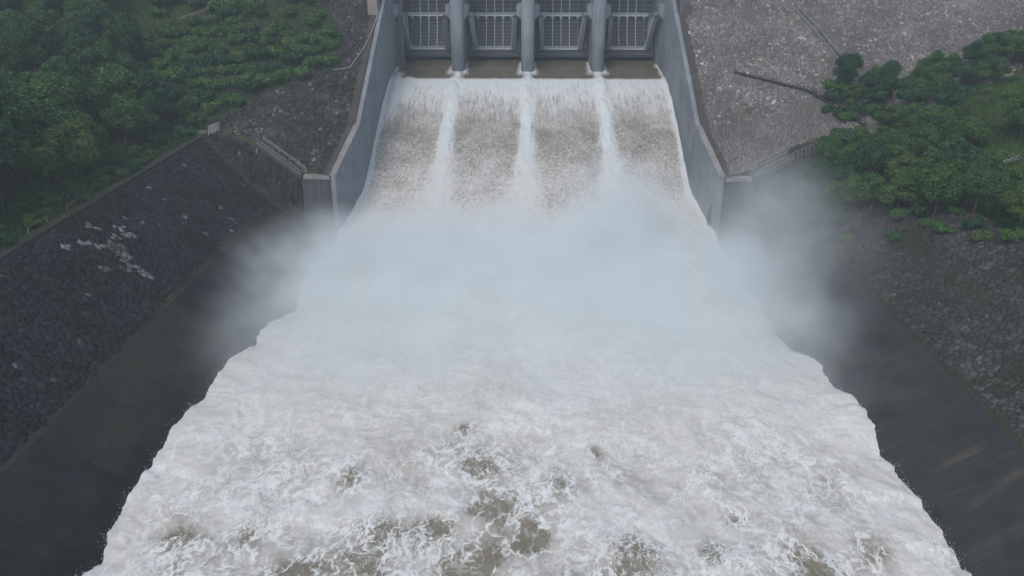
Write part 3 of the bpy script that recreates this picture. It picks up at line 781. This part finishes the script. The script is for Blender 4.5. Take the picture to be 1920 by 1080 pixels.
# stairs with white railings climbing from the landings
m = M('white_rail_paint'); p = m.pos(); WHITE = m.bsdf(m.mix(m.ss(m.noise(p, 3, 4), .45, .7), (.29, .29, .285), (.19, .185, .175)), .6)
STEP = concrete('stair_concrete', (.10, .10, .095), (.06, .06, .055), .2, .5, .5)
def stairs(side, xb, yb, zb, lab, labs):
    A = Vector((side * 36.5, 126.0, 9.95)); B = Vector((side * xb, yb, zb)); d = B - A
    sd = Vector((d.y, -d.x, 0)).normalized() * (1 if side > 0 else -1)
    root = empty('stairway', A); tag(root, lab, 'stairs')
    n_ = 16
    for k in range(n_):
        a = d * (k / n_); b = d * ((k + 1) / n_); mb = MB()
        q = [a - sd * .62, a + sd * .62, b + sd * .62, b - sd * .62]
        z1 = b.z + .05
        mb.hexa([(v.x, v.y, a.z - .7) for v in q] + [(v.x, v.y, z1) for v in q]); mb.build('step', STEP, root)
    for s, lb, pitch in ((1, labs[0], .52), (-1, labs[1], .52)):
        o_ = A + sd * s * .72; r_ = empty('stair_railing', o_); tag(r_, lb, 'railing')
        mb = MB(); mb.tube([Vector((0, 0, .95)), d + Vector((0, 0, .95))], .055 if s < 0 else .035, 6); mb.build('top_rail', WHITE, r_)
        mb = MB(); mb.tube([Vector((0, 0, .15)), d + Vector((0, 0, .15))], .03, 6); mb.build('bottom_rail', WHITE, r_)
        mb = MB(); w_ = .055 if s < 0 else .03; mb.box((-w_, -w_, -.05), (w_, w_, .93)); pr = mb.build('baluster', WHITE, r_)
        N = int(d.length / pitch)
        for k in range(1, N + 1):
            c_ = pr.copy(); COL.objects.link(c_); c_.parent = r_; c_.location = d * (k / N)
stairs(-1, 45.0, 132.2, 13.6, 'short concrete stair rising along the foot of the dark rock facing',
       ('lower white stair railing on the dark rock side, next to the dark gutter', 'upper white stair railing on the dark rock side, against the rocks'))
stairs(1, 43.2, 129.3, 12.2, 'short concrete stair rising along the foot of the pale rock facing',
       ('lower white stair railing in the mist under the pale rock facing', 'upper white stair railing against the pale rock facing'))
# rusty overgrown continuation on the shrubby side
r_ = empty('fence_rail', (44.0, 129.9, 12.4)); tag(r_, 'broken pale rail half hidden by bushes beyond the stair under the pale facing', 'railing')
dd = Vector((8.2, 3.6, 2.4))
mb = MB(); mb.tube([Vector((0, 0, .65)), dd * .5 + Vector((0, .1, .5)), dd + Vector((0, 0, .6))], .035, 6); mb.build('top_rail', WHITE, r_)
for k in range(12):
    t = k / 11; mb = MB(); mb.box((-.035, -.035, -.6), (.035, .035, .6)); c_ = mb.build('post', WHITE, r_); c_.location = dd * t + Vector((0, .05, -.05)); c_.rotation_euler = (random.uniform(-.2, .2), random.uniform(-.25, .25), 0)

# white ribbed outlet
root = empty('outlet_headwall', (-53.9, 134.4, 14.4)); tag(root, 'white ribbed outlet block with a low grey wall beside the dark gutter', 'headwall')
OW = concrete('whitewashed_concrete', (.27, .265, .26), (.18, .175, .17), .3, .5)
mb = MB(); mb.hexa([(-.9, 0, -1.2), (1.0, .5, -1.2), (1.0, 1.5, -1.2), (-.9, 1.0, -1.2), (-.7, 0.4, 1.5), (1.1, .9, 2.0), (1.1, 1.5, 2.0), (-.7, 1.1, 1.5)]); mb.build('head_block', OW, root, .04)
for k in range(4):
    x = -.75 + k * .52; y = .02 + k * .137
    mb = MB(); mb.hexa([(x, y - .18, -1.0), (x + .24, y - .12, -1.0), (x + .24, y + .1, -1.0), (x, y + .06, -1.0), (x + .1, y + .24, 1.4), (x + .34, y + .3, 1.5), (x + .34, y + .45, 1.5), (x + .1, y + .4, 1.4)]); mb.build('rib', OW, root)
mb = MB(); mb.hexa([(-3.8, .5, -1), (-.95, .3, -1), (-.95, .8, -1), (-3.8, 1.0, -1), (-3.8, .5, .55), (-.95, .3, .7), (-.95, .8, .7), (-3.8, 1.0, .55)]); mb.build('side_wall', concrete('headwall_grey', (.16, .16, .16), (.1, .1, .1)), root)

# small white marker board at the tip of the pale facing
root = empty('marker_board', (57.9, 135.6, lz(57.9, 135.6))); tag(root, 'small white marker board on two posts where the pale facing meets the trees', 'sign')
for s in (-1, 1):
    mb = MB(); mb.box((s * .35 - .06, -.06, -.4), (s * .35 + .06, .06, 1.5)); mb.build('post', WHITE, root)
mb = MB(); mb.box((-.5, -.12, .6), (.5, -.065, 1.5)); mb.build('board', WHITE, root)

# cable hanging over the dark rocks
P_ = [(-29.4, 167.2, .9), (-29.7, 163, .5), (-30.2, 158.8, .35), (-31.2, 154.5, .3), (-32.7, 150.2, .28), (-33.8, 149.8, .28), (-35.8, 149.4, .3)]
mb = MB(); mb.tube([(x, y, float(damz(y)) + h) for x, y, h in P_], .055, 6)
m = M('pale_cable'); CABLE = m.bsdf((.42, .42, .42), .6)
tag(mb.build('cable', CABLE), 'thin pale cable hanging down the dark rocks by the abutment block', 'cable')

# path and rail on top of the dark bank
PATH = concrete('mossy_path', (.060, .062, .050), (.035, .040, .025), .2, .4, .8)
mb = MB(); mb.box((-57.5, 40, 13.6), (-55.85, 133.5, 13.97)); tag(mb.build('path', PATH, None, .04), 'mossy concrete path along the top of the dark stone bank', kind='structure')
mb = MB(); mb.box((-55.8, 40, 13.7), (-55.45, 133.5, 14.3)); tag(mb.build('kerb', PATH, None, .04), 'mossy kerb along the top of the dark stone bank', kind='structure')
root = empty('bank_railing', (-57.3, 70, 13.9)); tag(root, 'thin pale rail along the mossy path, half hidden by grass', 'railing')
mb = MB(); mb.box((-.035, -.035, -.3), (.035, .035, .85)); pr = mb.build('post', WHITE, root); pr.location = (0, 6.5, 0)
for (y0, y1) in ((6.5, 9.2), (15.5, 19.5), (24, 27.2)):
    mb = MB(); mb.tube([(0, y, .82 + .04 * math.sin(y * 2)) for y in np.linspace(y0, y1, 4)], .03, 5); mb.build('top_rail', WHITE, root)
    for y in (y0, y1):
        if y == 6.5: continue
        c_ = pr.copy(); COL.objects.link(c_); c_.parent = root; c_.location = (0, y, 0)

# dirt track and pole on the green slope
m = M('bare_earth'); p = m.pos(); EARTH = m.bsdf(m.mix(m.noise(p, 1.2, 5, .7), (.10, .09, .085), (.17, .155, .145)), .95, m.bump(m.noise(p, 2, 5), .1))
P_ = drape([(-69, 164.2), (-64, 167.5), (-60, 171), (-56, 176)], 1.0, .02)
tag(sweep(P_, [(-1.2, -.4), (1.2, -.4), (1.2, .0), (-1.2, .03)], EARTH, 'track'), 'narrow bare dirt track across the top of the green slope', kind='structure')
root = empty('utility_pole', (-62.0, 166.0, lz(-62, 166))); tag(root, 'thin dark pole standing beside the dirt track', 'pole')
m = M('dark_pole'); POLE = m.bsdf((.05, .045, .04), .9)
mb = MB(); mb.tube([(0, 0, -.5), (0, 0, 7)], [.13, .09], 8); mb.build('shaft', POLE, root)
mb = MB(); mb.box((-.7, -.06, 6.2), (.7, .06, 6.34)); mb.build('crossarm', POLE, root)

# ------------------------------------------------------------------ trees and shrubs
def leaf_mat(name, dark, light, yel):
    m = M(name); p = m.pos()
    r1 = m.rand(); n1 = m.noise(p, .55, 4, .65); n2 = m.noise(p, 4.0, 2, .6)
    t = m.math('ADD', m.math('MULTIPLY', n1, .7), m.math('MULTIPLY', m.attr('leaf'), .55))
    c = m.mix(m.ss(t, .35, .95), dark, light)
    c = m.mix(m.ss(m.math('ADD', r1, m.math('MULTIPLY', n2, .3)), .88, 1.3), c, yel)
    return m.bsdf(c, .6, None, .25, .22)
LEAF = [leaf_mat('leaf_dark', (0.012, 0.046, 0.014), (0.056, 0.150, 0.035), (0.085, 0.140, 0.035)),
        leaf_mat('leaf_mid', (0.022, 0.070, 0.018), (0.098, 0.208, 0.051), (0.105, 0.155, 0.041)),
        leaf_mat('leaf_blue', (0.010, 0.046, 0.020), (0.046, 0.138, 0.054), (0.055, 0.135, 0.046)),
        leaf_mat('leaf_shrub', (0.030, 0.092, 0.022), (0.115, 0.240, 0.062), (0.112, 0.165, 0.046))]
m = M('bark'); p = m.pos(); BARK = m.bsdf(m.mix(m.noise(m.scale(p, (4, 4, 1)), 1, 5), (.045, .04, .034), (.10, .09, .08)), .95)

def leaf_cloud(lobes, n, size, r_, up=.25):
    k = r_.choice(len(lobes), n, p=np.array([l[3] ** 2 for l in lobes]) / sum(l[3] ** 2 for l in lobes))
    L = np.array(lobes)[k]
    d = r_.normal(0, 1, (n, 3)); d[:, 2] += up; d /= np.linalg.norm(d, axis=1, keepdims=True)
    rad = L[:, 3:4] * (1 - .45 * r_.random((n, 1)) ** 2.2) * (1 + .22 * r_.normal(0, 1, (n, 1)) * (r_.random((n, 1)) < .3))
    c = L[:, :3] + d * rad * np.array([1, 1, .8])
    nn = d * .9 + r_.normal(0, .55, (n, 3)) + np.array([0, 0, .35]); nn /= np.linalg.norm(nn, axis=1, keepdims=True)
    a = np.cross(nn, r_.normal(0, 1, (n, 3))); a /= np.linalg.norm(a, axis=1, keepdims=True); b = np.cross(nn, a)
    s = size * r_.uniform(.6, 1.35, (n, 1))
    V = np.stack([c - a * s, c - b * s * .55, c + a * s, c + b * s * .55], 1)
    V[:, 2] += nn * s * -.25; V[:, 0] += nn * s * -.25
    F = np.arange(n * 4).reshape(n, 4)
    return V.reshape(-1, 3), F, r_.random(n)

def make_tree(seed, mat, h, rad, nleaf, spread=1.0, size=.21):
    r_ = np.random.default_rng(seed); lobes = []
    nl = int(r_.integers(15, 22)); zc = h - rad * 1.0
    for i in range(nl):
        t = r_.uniform(0, 2 * np.pi); e = r_.uniform(-.45, 1.0); q = math.sqrt(max(0, 1 - e * e)) if e > 0 else 1 - .3 * abs(e)
        rr = rad * r_.uniform(.5, .8) * spread
        lobes.append((math.cos(t) * q * rr, math.sin(t) * q * rr, zc + e * rad * .75, rad * r_.uniform(.24, .46)))
    lobes.append((0, 0, zc, rad * .5))
    V, F, at = leaf_cloud(lobes, nleaf, size, r_)
    root = empty('tree', (0, 0, -500))
    mb = MB(); lean = r_.normal(0, .3, 2)
    mb.tube([(0, 0, -.6), (lean[0] * .4, lean[1] * .4, h * .35), (lean[0], lean[1], zc)], [.22, .16, .10], 7)
    for i in r_.choice(nl, 9, replace=False):
        l = lobes[i]; z0 = h * r_.uniform(.3, .55); f = z0 / zc
        mb.tube([(lean[0] * f, lean[1] * f, z0), (l[0] * .5, l[1] * .5, (z0 + l[2]) / 2 + .2), l[:3]], [.09, .06, .025], 5)
    mb.build('trunk', BARK, root)
    obj('crown', np_mesh('crown', V, F, mat, {'leaf': ('FACE', at)}), root)
    return root
def make_shrub(seed, mat, rad, nleaf, flat=.75, size=.17):
    r_ = np.random.default_rng(seed); lobes = []
    for i in range(9):
        t = r_.uniform(0, 2 * np.pi); rr = rad * r_.uniform(.2, .75); lobes.append((math.cos(t) * rr, math.sin(t) * rr, rad * flat * r_.uniform(.35, .95), rad * r_.uniform(.26, .5)))
    V, F, at = leaf_cloud(lobes, nleaf, size, r_, .5); V[:, 2] = np.maximum(V[:, 2], -.2)
    root = empty('shrub', (0, 0, -500)); mb = MB()
    for i in range(5):
        l = lobes[i]; mb.tube([(l[0] * .15, l[1] * .15, -.3), (l[0] * .6, l[1] * .6, l[2] * .6), l[:3]], [.06, .04, .015], 5)
    mb.build('stem', BARK, root)
    obj('foliage', np_mesh('foliage', V, F, mat, {'leaf': ('FACE', at)}), root); return root

TREES = {}
spec = [('tall', LEAF[0], 10.5, 3.6, 9000), ('round', LEAF[1], 8.6, 3.5, 8500), ('blue', LEAF[2], 9.2, 3.2, 8000), ('low', LEAF[1], 6.6, 3.0, 6500), ('slim', LEAF[3], 7.6, 2.4, 5500)]
for j, (k, mt, h, rd, nl) in enumerate(spec):
    TREES[k] = [make_tree(900 + 10 * j + q, mt, h * (1 + .08 * q), rd, nl) for q in range(2)]
SHRUBS = {'bright': [make_shrub(980 + q, LEAF[3], 1.5, 2200) for q in range(3)], 'dark': [make_shrub(990 + q, LEAF[2], 1.7, 2400) for q in range(2)],
          'mid': [make_shrub(995 + q, LEAF[1], 1.3, 1900, .6) for q in range(2)]}
USED = set()
def plant(proto, x, y, label, cat, group, sc=1.0, dz=0.0):
    if proto.name in USED:
        o = proto.copy(); COL.objects.link(o)
        for ch in PARTS[proto.name]:
            c_ = ch.copy(); COL.objects.link(c_); c_.parent = o
    else:
        o = proto; USED.add(proto.name); PARTS[proto.name] = [c_ for c_ in proto.children]
    o.location = (x, y, lz(x, y) + dz); o.rotation_euler = (random.uniform(-.06, .06), random.uniform(-.06, .06), random.uniform(0, 6.283))
    s = sc * random.uniform(.85, 1.15); o.scale = (s * random.uniform(.92, 1.1), s * random.uniform(.92, 1.1), s)
    tag(o, label, cat, None, group); PLANTED.append(o); return o
PARTS = {}; PLANTED = []

KIND = {'tall': 'tall dark green tree', 'round': 'broad mid green tree', 'blue': 'dark bluish green tree', 'low': 'low green tree', 'slim': 'slim light green tree'}
rt = random.Random(5)
def scatter(area, mind, n, seed, taken):
    rr = random.Random(seed); out = []
    for _ in range(n):
        x = rr.uniform(area[0], area[1]); y = rr.uniform(area[2], area[3])
        if all((x - a) ** 2 + (y - b) ** 2 > mind * mind for a, b in taken): out.append((x, y)); taken.append((x, y))
    return out
def seen(x, y): return abs(x) < (y * .9164 + 12) * .66 + 12
def track_d(x, y): return min(math.hypot(x - a, y - b) for a, b in ((-76, 160.5), (-73, 162), (-70, 163.5), (-67, 165.5), (-64, 167.5), (-60, 171), (-56, 176)))

# dense wood above the dark bank
taken = []
for (x, y) in scatter((-112, -61.5, 62, 178), 4.2, 4000, 11, taken):
    if not seen(x, y): continue
    if y > 143 + .35 * (x + 60) * -1 - 8 and x > -72: continue          # the open green slope next to the dam
    if track_d(x, y) < 4: continue
    k = rt.choices(['tall', 'round', 'blue', 'low', 'slim'], [4, 4, 3, 2, 2])[0]
    edge = x > -66
    if edge and k == 'tall': k = 'low'
    plant(rt.choice(TREES[k]), x, y, KIND[k] + (' edging the dense wood' if edge else ' inside the dense wood'),
          'tree', KIND[k] + 's of the dense wood', 1.0)
# trees by the gutter tip and along the crest of the pale facing
taken2 = []
for (x, y) in [(47.5, 117.5), (50, 122), (48.5, 126.5), (53, 113.5), (54, 119.5), (53.5, 127), (57, 123), (57.5, 116), (61.5, 127), (60.5, 113), (62, 121), (58.5, 106), (64, 116), (66, 127), (46.5, 121.5), (46, 114.5), (49, 109.5), (50.5, 114.5), (51.5, 117.5), (52, 106), (54, 102.5), (55.5, 98), (56.5, 109), (58.5, 100), (57.5, 93.5), (61, 97), (58.8, 87.5), (62.5, 91), (44.8, 118.5), (53, 110), (50.8, 105), (52.6, 99), (54.6, 94), (49.2, 112.5), (47.2, 112), (56.4, 103.5), (60.5, 84), (57, 88)]:
    k = rt.choice(['low', 'blue', 'round', 'low']); taken2.append((x, y))
    plant(rt.choice(TREES[k]), x, y, KIND[k] + ' in the clump at the misty bank end', 'tree', KIND[k] + 's of the misty clump', .72)
for i in range(44):
    x = 57 + i * 1.05 + rt.uniform(-1, 1); b_ = 133 + .556 * (x - 57); y = max(b_, 135) + rt.uniform(-4, 2.5) + (2.5 if x > 68 else 0)
    if any(math.hypot(x - a, y - b) < 2.2 for a, b in taken2) or math.hypot(x - 57.9, y - 135) < 4: continue
    taken2.append((x, y)); k = rt.choice(['blue', 'low', 'low', 'round'])
    plant(rt.choice(TREES[k]), x, y, KIND[k] + ' bordering the pale rock facing', 'tree', KIND[k] + 's bordering the pale facing', .68)
for (x, y) in [(57, 141.5), (60, 143), (55.2, 144), (62.5, 141), (59.5, 139.3), (64, 144.5), (57.5, 146)]:
    k = rt.choice(['low', 'blue']); taken2.append((x, y))
    plant(rt.choice(TREES[k]), x, y, KIND[k] + ' bordering the pale rock facing', 'tree', KIND[k] + 's bordering the pale facing', .6)
for (x, y) in scatter((60, 112, 74, 134), 6.5, 700, 15, taken2):
    if not seen(x, y) or (59.5 < x < 70 and 98 < y < 112): continue
    if math.hypot((x - 82) / 19, (y - 130) / 13) < 1: continue
    k = rt.choice(['low', 'round', 'blue', 'slim'])
    plant(rt.choice(TREES[k]), x, y, KIND[k] + ' on the shrubby hill above the grey brown bank', 'tree', KIND[k] + 's of the shrubby hill', .62)

# a pale dead branch lying on the shrubby hill
bx, by_ = 64.0, 107.5; root = empty('dead_branch', (bx, by_, lz(bx, by_) + .9)); tag(root, 'pale dead branch lying across the shrubby hill', 'branch')
m = M('bleached_wood'); DEAD = m.bsdf(m.mix(m.noise(m.pos(), 3, 4), (.20, .20, .19), (.34, .34, .32)), .9)
mb = MB(); mb.tube([(-4.2, -1.2, -.4), (-1.5, -.3, .1), (1.2, .4, .5), (3.8, 1.6, 1.1)], [.13, .12, .09, .04], 6); mb.build('stem', DEAD, root)
for k in range(12):
    t = -3.2 + k * .55; a_ = Vector((t, t * .33, .05 + t * .14)); s_ = 1 if k % 2 else -1
    mb = MB(); mb.tube([a_, a_ + Vector((.5, s_ * .35, .35)), a_ + Vector((1.2, s_ * .6, .55 + .3 * (k % 3)))], [.05, .035, .012], 5); mb.build('twig', DEAD, root)

# shrubs
SH = {'bright': 'bright green shrub', 'dark': 'dark bluish shrub', 'mid': 'low green shrub'}
taken3 = []
for (x, y) in scatter((-74, -35, 134, 180), 2.3, 1500, 21, taken3):
    if x > float(grass_x(np.array(y))) - 1.3 or track_d(x, y) < 2.2: continue
    if y < 143 + .35 * (-60 - x) - 8 and x < -60: continue
    if rt.random() < .22 and y > 160: continue
    k = rt.choices(['bright', 'mid', 'dark'], [5, 4, 2])[0]
    plant(rt.choice(SHRUBS[k]), x, y, SH[k] + ' on the open green slope beside the dark rock facing', 'shrub', SH[k] + 's of the open green slope', 1.35)
for (x, y) in scatter((-62, -57.9, 66, 134), 2.0, 200, 22, []):
    k = rt.choice(['bright', 'mid', 'dark']); plant(rt.choice(SHRUBS[k]), x, y, SH[k] + ' at the wood foot beside the mossy path', 'shrub', SH[k] + 's beside the mossy path', .7)
cnt = 0
for (x, y) in scatter((55.5, 112, 70, 160), 2.5, 1500, 23, []):
    if not seen(x, y) or y > 134 + .556 * (x - 57) + 1: continue
    if math.hypot((x - 82) / 18, (y - 130) / 12) < 1 and rt.random() < .7: continue
    cnt += 1
    if cnt > 90: break
    k = rt.choices(['bright', 'mid', 'dark'], [3, 4, 3])[0]; plant(rt.choice(SHRUBS[k]), x, y, SH[k] + ' on the shrubby hill above the grey brown bank', 'shrub', SH[k] + 's of the shrubby hill', .9)
for (x, y) in [(44.2, 126.3), (45.8, 127.3), (47.3, 129), (49.4, 130.3), (51, 129), (45.5, 122), (46.5, 118.5), (47, 113.5), (50.5, 111), (53, 107), (49, 115), (52, 101), (54.4, 97), (54, 92), (46, 110), (55, 86), (47.5, 123.5), (50.5, 133.2), (53.2, 134), (44.5, 105), (48, 99), (52.5, 139), (54, 142), (55.5, 145), (57, 147), (53.5, 145), (58.5, 148.5), (60, 146), (56, 141.5), (58, 143.5), (60, 140), (62, 147), (64, 149), (66, 146), (63, 143.5), (55, 137.5), (58.2, 139.6), (60.2, 138), (56.8, 139.2), (61, 141.2), (53, 104), (54.8, 101), (51.5, 98), (53.6, 89), (54.9, 80), (54.4, 76.5), (53, 73), (54.8, 70), (51.8, 94.5), (50.4, 103)]:
    k = rt.choice(['dark', 'mid', 'bright']); plant(rt.choice(SHRUBS[k]), x, y, SH[k] + (' growing on the stones of the misty bank' if y < 133.5 else ' at the lower end of the pale gutter'), 'shrub', SH[k] + ('s on the stones of the bank' if y < 133.5 else 's at the end of the gutter'), .85 if y < 133.5 else 1.15)

for d_ in (TREES, SHRUBS):
    for l_ in d_.values():
        for pr in l_:
            if pr.name not in USED:
                for c_ in list(pr.children): bpy.data.objects.remove(c_)
                bpy.data.objects.remove(pr)

ORD = ['first', 'second', 'third', 'fourth', 'fifth', 'sixth', 'seventh', 'eighth', 'ninth', 'tenth', 'eleventh', 'twelfth', 'thirteenth', 'fourteenth', 'fifteenth', 'sixteenth', 'seventeenth', 'eighteenth', 'nineteenth', 'twentieth'] + ['twenty-' + q for q in ('first', 'second', 'third', 'fourth', 'fifth', 'sixth', 'seventh', 'eighth', 'ninth')] + ['thirtieth']
by = {}
for o in PLANTED:
    l_ = o['label']; x, y = o.location.x, o.location.y
    if 'dense wood' in l_:
        l_ += ' ' + ('near the frame' if y < 84 else 'by the pale stones' if y < 98 else 'below the outlet' if y < 120 else 'by the outlet' if y < 140 else 'by the track'); l_ = l_.replace('near the frame', 'past the pale stones')
    elif 'open green slope' in l_: l_ = l_.replace(' on the open green slope beside the dark rock facing', ' of the open green slope ' + ('close to the rocks' if x > float(grass_x(np.array(min(max(y, 134), 181)))) - 6 else 'near its top' if y > 164 else 'across its middle' if y > 150 else 'at its lower end'))
    elif 'shrubby hill' in l_: l_ = l_.replace('above the grey brown bank', 'by the pale facing' if y > 125 else 'above the misty bank' if y > 102 else 'above the near bank')
    by.setdefault(l_, []).append(o)
for l_, os_ in by.items():
    os_.sort(key=lambda o: -o.location.y)
    for k, o in enumerate(os_):
        o['label'] = l_ if len(os_) == 1 else l_.replace(',', '') + ', ' + ORD[min(k, len(ORD) - 1)] + ' from the dam'
# grass: blades over the green ground, weeds on the joints of the banks
m = M('grass_blades'); p = m.pos(); gcol = m.mix(m.ss(m.noise(p, .12, 4, .6), .38, .62), (.034, .096, .018), (.080, .172, .034))
gcol = m.mix(m.ss(m.math('ADD', m.attr('leaf'), m.math('MULTIPLY', m.noise(p, .3, 3), .4)), .8, 1.25), gcol, (.13, .125, .06))
GRASS = m.bsdf(gcol, .7, None, .2, .25)
def grass(n, fx, ok, hgt, seed, label):
    r_ = np.random.default_rng(seed); x, y = fx(r_, n); k = ok(x, y); x, y = x[k], y[k]; n = len(x)
    z = land(x, y) - .1; h = hgt * r_.uniform(.5, 1.4, n); t = r_.uniform(0, 6.283, n); wd = .07 + .05 * r_.random(n)
    c = np.stack([x, y, z], -1); a = np.stack([np.cos(t), np.sin(t), 0 * t], -1) * wd[:, None]
    tip = c + np.stack([r_.normal(0, .4, n) * h, r_.normal(0, .4, n) * h, h], -1)
    V = np.stack([c - a, c + a, tip], 1).reshape(-1, 3)
    o = obj('grass', np_mesh('grass', V, np.arange(n * 3).reshape(n, 3), GRASS, {'leaf': ('FACE', r_.random(n))})); tag(o, label, kind='stuff')
def okL(x, y):
    D = np.abs(land(x, y) - damz(y)) < .1
    return np.where(D & (x > -62), x < np.interp(y, [134, 142, 147, 150, 160, 170, 181], [-54, -49.5, -40.5, -34.5, -36, -41.5, -46]), x < -57.7) & ~((np.abs(y - (167.5 + .8 * (x + 64))) < 1.05) & (x < -56) & (x > -69))
grass(150000, lambda r, n: (r.uniform(-105, -33, n), r.uniform(66, 181, n)), okL, .55, 31, 'rough green grass of the wooded slope beside the dark rocks')
grass(150000, lambda r, n: (r.uniform(55.8, 118, n), r.uniform(66, 172, n)), lambda x, y: (np.abs(land(x, y) - damz(y)) > .15) & (x > 57.5), .6, 32, 'rough green grass of the shrubby hill')
grass(16000, lambda r, n: (np.where(r.random(n) < .7, 42.45 + np.abs(r.normal(0, .3, n)), r.uniform(43, 56, n)) * np.where(r.random(n) < .5, -1, 1), r.uniform(38, 124, n)),
      lambda x, y: perlin(x * .3, y * .15, 77) > -.02, .22, 33, 'weeds in the joints of the stone banks')
grass(5000, lambda r, n: (r.uniform(-45, -32.5, n), r.uniform(126, 150, n)), lambda x, y: (y > toe(-x) + .4) & (np.exp(-((x + 35) / 2.2) ** 2 - ((y - 131) / 4.5) ** 2) + .25 * perlin(x * .5, y * .5, 9) > .35), .4, 34, 'green weeds on the rocks behind the end landing')

MIST_D = .17
HAZE_D = .00055
# ------------------------------------------------------------------ mist over the stilling basin, haze in the valley
PUFFS = [((0, 109, 2.4), (33, 9.5, 4.6), 1.3), ((15, 119, 6.5), (7, 6, 6), .9), ((-27, 105, 1.5), (11, 14, 5.5), .26), ((36, 107, 4), (10, 17, 9), .27), ((37, 115, 7), (6, 7, 6), .26),
         ((0, 99, 2.2), (32, 12, 4.0), 1.0), ((20, 89, 2.5), (16, 17, 3.6), .75), ((-20, 90, 2.5), (15, 16, 3.4), .7), ((0, 82, 1.5), (27, 15, 2.8), .30)]
m = M('mist_air'); p = m.pos()
tot = None
wp = m.vmath('ADD', p, m.vmath('SCALE', m.vmath('SUBTRACT', m.noise(p, .07, 3, .6, color=True), (.5, .5, .5)), 9.0))
for (c_, r_, a_) in PUFFS:
    d = m.vmath('LENGTH', m.vmath('MULTIPLY', m.vmath('SUBTRACT', wp, c_), tuple(1 / q for q in r_)), out=1)
    g_ = m.math('MULTIPLY', m.ss(d, 1.75, .15), a_)
    tot = g_ if tot is None else m.math('ADD', tot, g_)
nz = m.noise(p, .16, 4, .6)
den = m.math('MULTIPLY', tot, m.ss(nz, .28, .72, .25, 1.35))
den = m.math('MULTIPLY', den, MIST_D)
v = m.n('ShaderNodeVolumePrincipled'); v.inputs['Color'].default_value = (.935, .99, 1.0, 1); v.inputs['Anisotropy'].default_value = .0
m.t.links.new(den, v.inputs['Density']); m.t.links.new(v.outputs[0], m.out.inputs['Volume'])
MIST = m.m
mb = MB(); mb.box((-60, 68, -3.3), (60, 144.3, 26.3)); o = mb.build('mist', MIST); tag(o, 'white spray mist billowing over the foot of the chute', kind='stuff')
m = M('valley_haze'); v = m.n('ShaderNodeVolumePrincipled'); v.inputs['Color'].default_value = (.80, .92, 1.0, 1); v.inputs['Density'].default_value = HAZE_D
m.t.links.new(v.outputs[0], m.out.inputs['Volume'])
mb = MB(); mb.box((-330, -170, -10.6), (330, 340, 52)); o = mb.build('haze', m.m); tag(o, 'thin bluish haze filling the valley', kind='stuff')
